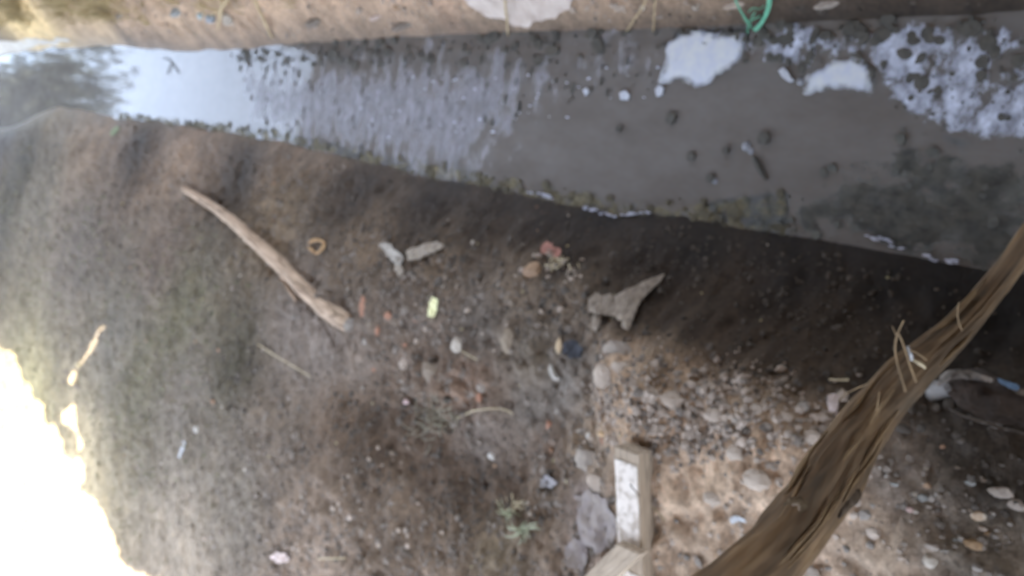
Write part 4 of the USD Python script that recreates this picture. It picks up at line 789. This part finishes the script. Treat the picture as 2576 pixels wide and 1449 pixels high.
f1 = rag(wp([(1668,205),(1684,165),(1690,115),(1715,92),(1760,90),(1800,100),(1850,92),(1872,105),(1866,128),(1852,150),(1828,172),(1800,190),(1760,212),(1735,200),(1700,196)]), .006, .006, 3)
f2 = rag(wp([(2030,230),(2032,205),(2056,178),(2100,165),(2150,158),(2180,170),(2196,200),(2185,238),(2160,230),(2130,215),(2100,212),(2070,222)]), .005, .006, 5)
f1b, f2b = rag(f1.buffer(.012), .006, .006, 8), rag(f2.buffer(.010), .005, .006, 9)
film_obj('foam_patch', f1b, .008, .006, ptc_m, .03, 'left and larger patch of smooth white foam on the water', .30)
film_obj('foam_patch', f2b, .008, .006, ptc_m, .028, 'smaller arched patch of white foam nearer the right edge', .30)
tag(obj('foam_patch', sheet_mesh(rag(wp([(1962,180),(1975,172),(1988,186),(2000,205),(1990,208),(1974,196)]), .003, .005, 6), flat(.008, .005), .006, .006, 4), foam_m), 'small foam fleck between the two white patches', 'foam')
film = wp([(2050,60),(2120,75),(2200,60),(2300,52),(2400,60),(2600,70),(2620,380),(2560,362),(2480,350),(2420,372),(2380,352),(2340,330),(2290,300),(2240,268),(2215,235),(2200,210),(2180,170),(2120,150),(2060,170),(2010,185),(1990,165),(1960,160),(1900,165),(1850,150),(1800,120),(1700,100),(1690,80),(1800,72),(1960,60)])
film = rag(film, .010, .012, 9)
holes = blobs(film, 60, .003, .022, 11, 4.0)
film_open = film.difference(unary_union(holes))
blob_stuff_later = blobs(film, 150, .002, .017, 15, 3.0)
film_obj('scum_film', film, .005, .014, film_m, .03, 'bluish-white torn film of scum at the right end of the water', .12)
lav = wp([(560,140),(640,120),(760,112),(900,102),(1100,96),(1330,84),(1600,78),(1800,72),(1900,70),(1880,100),(1700,90),(1680,120),(1665,205),(1690,215),(1600,235),(1480,225),(1420,260),(1340,330),(1290,420),(1200,490),(1120,500),(1000,470),(900,440),(820,410),(740,390),(640,370),(600,300),(590,220)])  # reaches past the real film to imitate the fading blue reflection of the sky
lav = rag(lav, .035, .02, 12)
lholes = blobs(lav, 160, .002, .016, 13, 3.0, (.8, 1.7))
film_obj('grey_film', lav, .004, .02, lav_m, .30, 'thin lavender-grey film with dark gaps along the far waterline, spread wider to paint in the sky sheen')
def blob_stuff(name, regs, m, label, z0=.006, a=.010, t=.012, step=.006):
    tag(obj(name, sheet_mesh(unary_union(regs), flat(z0, a), t, step, 5), m, smooth=False), label, 'scum', kind='stuff')
far_strip = wp([(560,135),(760,108),(1100,92),(1330,80),(1600,75),(1900,60),(2300,45),(2576,30),(2576,120),(2200,110),(1900,110),(1650,135),(1330,170),(1000,170),(760,165),(600,160)])
blob_stuff('dark_clots', blob_stuff_later, scum_m, 'dark clots lying in the torn white film', .006, .004, .006, .004)
blob_stuff('dark_scum', blobs(far_strip, 330, .002, .020, 21, 3.0, (.9, 1.5)), scum_m, 'dark clots of scum lining the far waterline', .004, .005, .007, .005)
mid = wp([(580,140),(1000,140),(1400,130),(1680,160),(1660,260),(1400,280),(1100,340),(900,370),(660,310)])
blob_stuff('scum_flecks', blobs(mid, 240, .0015, .012, 22, 3.4, (1.6, .8)), scum_m, 'small dark flecks drifting in the middle of the water', .003, .006, .006, .004)
blob_stuff('pale_flecks', blobs(wp([(700,250),(900,200),(1300,180),(1660,150),(1660,260),(1300,330),(1000,370)]), 80, .0015, .006, 23, 2.0, (.7, 1.5)), mat('fleck_foam', (.5, .5, .56), (.38, .38, .42), .5, 30, .2, 120, .4), 'tiny pale foam flecks drifting in the middle of the water', .003, .003, .004, .003)
near_strip = wp([(470,318),(600,325),(740,345),(900,382),(1000,408),(1150,432),(1300,460),(1450,495),(1560,515),(1700,520),(1850,540),(1980,500),(2050,470),(2150,400),(2300,380),(2576,420),(2576,700),(2400,665),(2200,630),(1980,595),(1850,572),(1700,550),(1450,525),(1300,485),(1150,458),(1000,430),(900,402),(740,362),(600,342)])
edge_zone = wp([(300,285),(470,300),(600,318),(740,335),(900,370),(1000,395),(1150,420),(1300,448),(1450,482),(1600,505),(1700,500),(1850,500),(1980,480),(2000,610),(1700,570),(1450,540),(1300,500),(1150,470),(1000,440),(900,412),(740,372),(600,350),(300,310)])
film_obj('olive_film', rag(edge_zone, .03, .012, 4), .003, .012, olv_m, .02, 'olive-brown skin of scum along the near waterline', .1)
blob_stuff('olive_scum', blobs(edge_zone, 420, .002, .019, 24, 3.6), olive_m, 'brown-olive clots of scum along the near waterline', .004, .006, .008, .005)
mat_zone = wp([(1780,520),(1900,490),(2000,470),(2080,430),(2160,370),(2260,310),(2340,335),(2420,380),(2480,355),(2640,385),(2640,760),(2400,700),(2200,660),(1980,620),(1800,590)])
film_obj('dark_film', rag(mat_zone, .05, .015, 8), .0035, .02, mat_m, .09, 'dark grey-green skin of scum at the near right of the water')
blob_stuff('dark_mat', blobs(mat_zone, 70, .002, .014, 25, 3.2), mat('dark_mat', (.10, .095, .075), (.055, .052, .043), .55, 40, .5, 150, .4), 'dark matted clots of scum at the near right of the water', .004, .006, .008, .005)
blob_stuff('foam_line', blobs(unary_union([wp([(1470,525),(1545,548),(1640,535),(1640,528),(1545,541),(1475,518)]), wp([(2180,590),(2250,600),(2290,625),(2280,632),(2200,606)]), wp([(2330,640),(2420,655),(2425,668),(2340,655)]), wp([(1330,478),(1400,495),(1400,502),(1330,486)])]), 110, .001, .0055, 26, 1.5, (.6, 1.8)), mat('grey_foam', (.46, .46, .52), (.32, .32, .36), .5, 30, .2, 120, .4), 'thin broken line of grey foam at the near waterline', .008, .008, .008, .004)
for k, (x, y, s_) in enumerate(((1690,300,.016),(1740,395,.012),(1925,350,.016),(1790,450,.012),(1560,325,.010),(1240,310,.010),(1830,380,.01))):
    tag(obj('mud_clot', sheet_mesh(rag(Point(P(x, y, 0)[:2]).buffer(s_), s_ * .4, s_ * .4, k), flat(.006, .012), .01, s_ * .3, k), scum_m), ['dark clot near the middle of the brown water', 'small dark clot left of the bubbles', 'dark clot above the floating twig', 'dark clot nearest the olive scum', 'faint clot left of centre in the brown water', 'lone clot far left in the brown water', 'small clot beside the bubbles'][k], 'scum clot')
tw = [P(1895,395,.006), P(1908,420,.008), P(1928,452,.004)]
tag(obj('floating_twig', tube(tw, [.006, .008, .005], 8, 3, .3), scum_m), 'short dark twig floating in the brown water', 'twig')
bub = mat('bubble', (.2, .2, .21), (.16, .16, .17), .05, 5, 0, 50, .8)
for k, (x, y, r_) in enumerate(((1878,368,.013),(1890,380,.009),(1800,455,.009),(2015,205,.01))):
    m_ = trimesh.creation.icosphere(subdivisions=3, radius=r_); m_.vertices[:, 2] *= .7
    p_ = P(x, y, 0); m_.vertices += p_
    tag(obj('bubble', m_, bub), ['larger shiny bubble above the floating twig', 'smaller bubble touching the larger one', 'single bubble beside the olive scum', 'bubble left of the arched foam patch'][k], 'bubble')
sp_ = thing('forked_twig', 'forked dark twig lying in the bright far water', 'twig', P(430, 168, 0))
for q in ([(410,147),(430,156),(440,170),(449,183)], [(431,158),(421,186)]):
    obj('stem', tube([P(*a_, .006) for a_ in q], .0028, 6, 2, .2), scum_m, sp_)
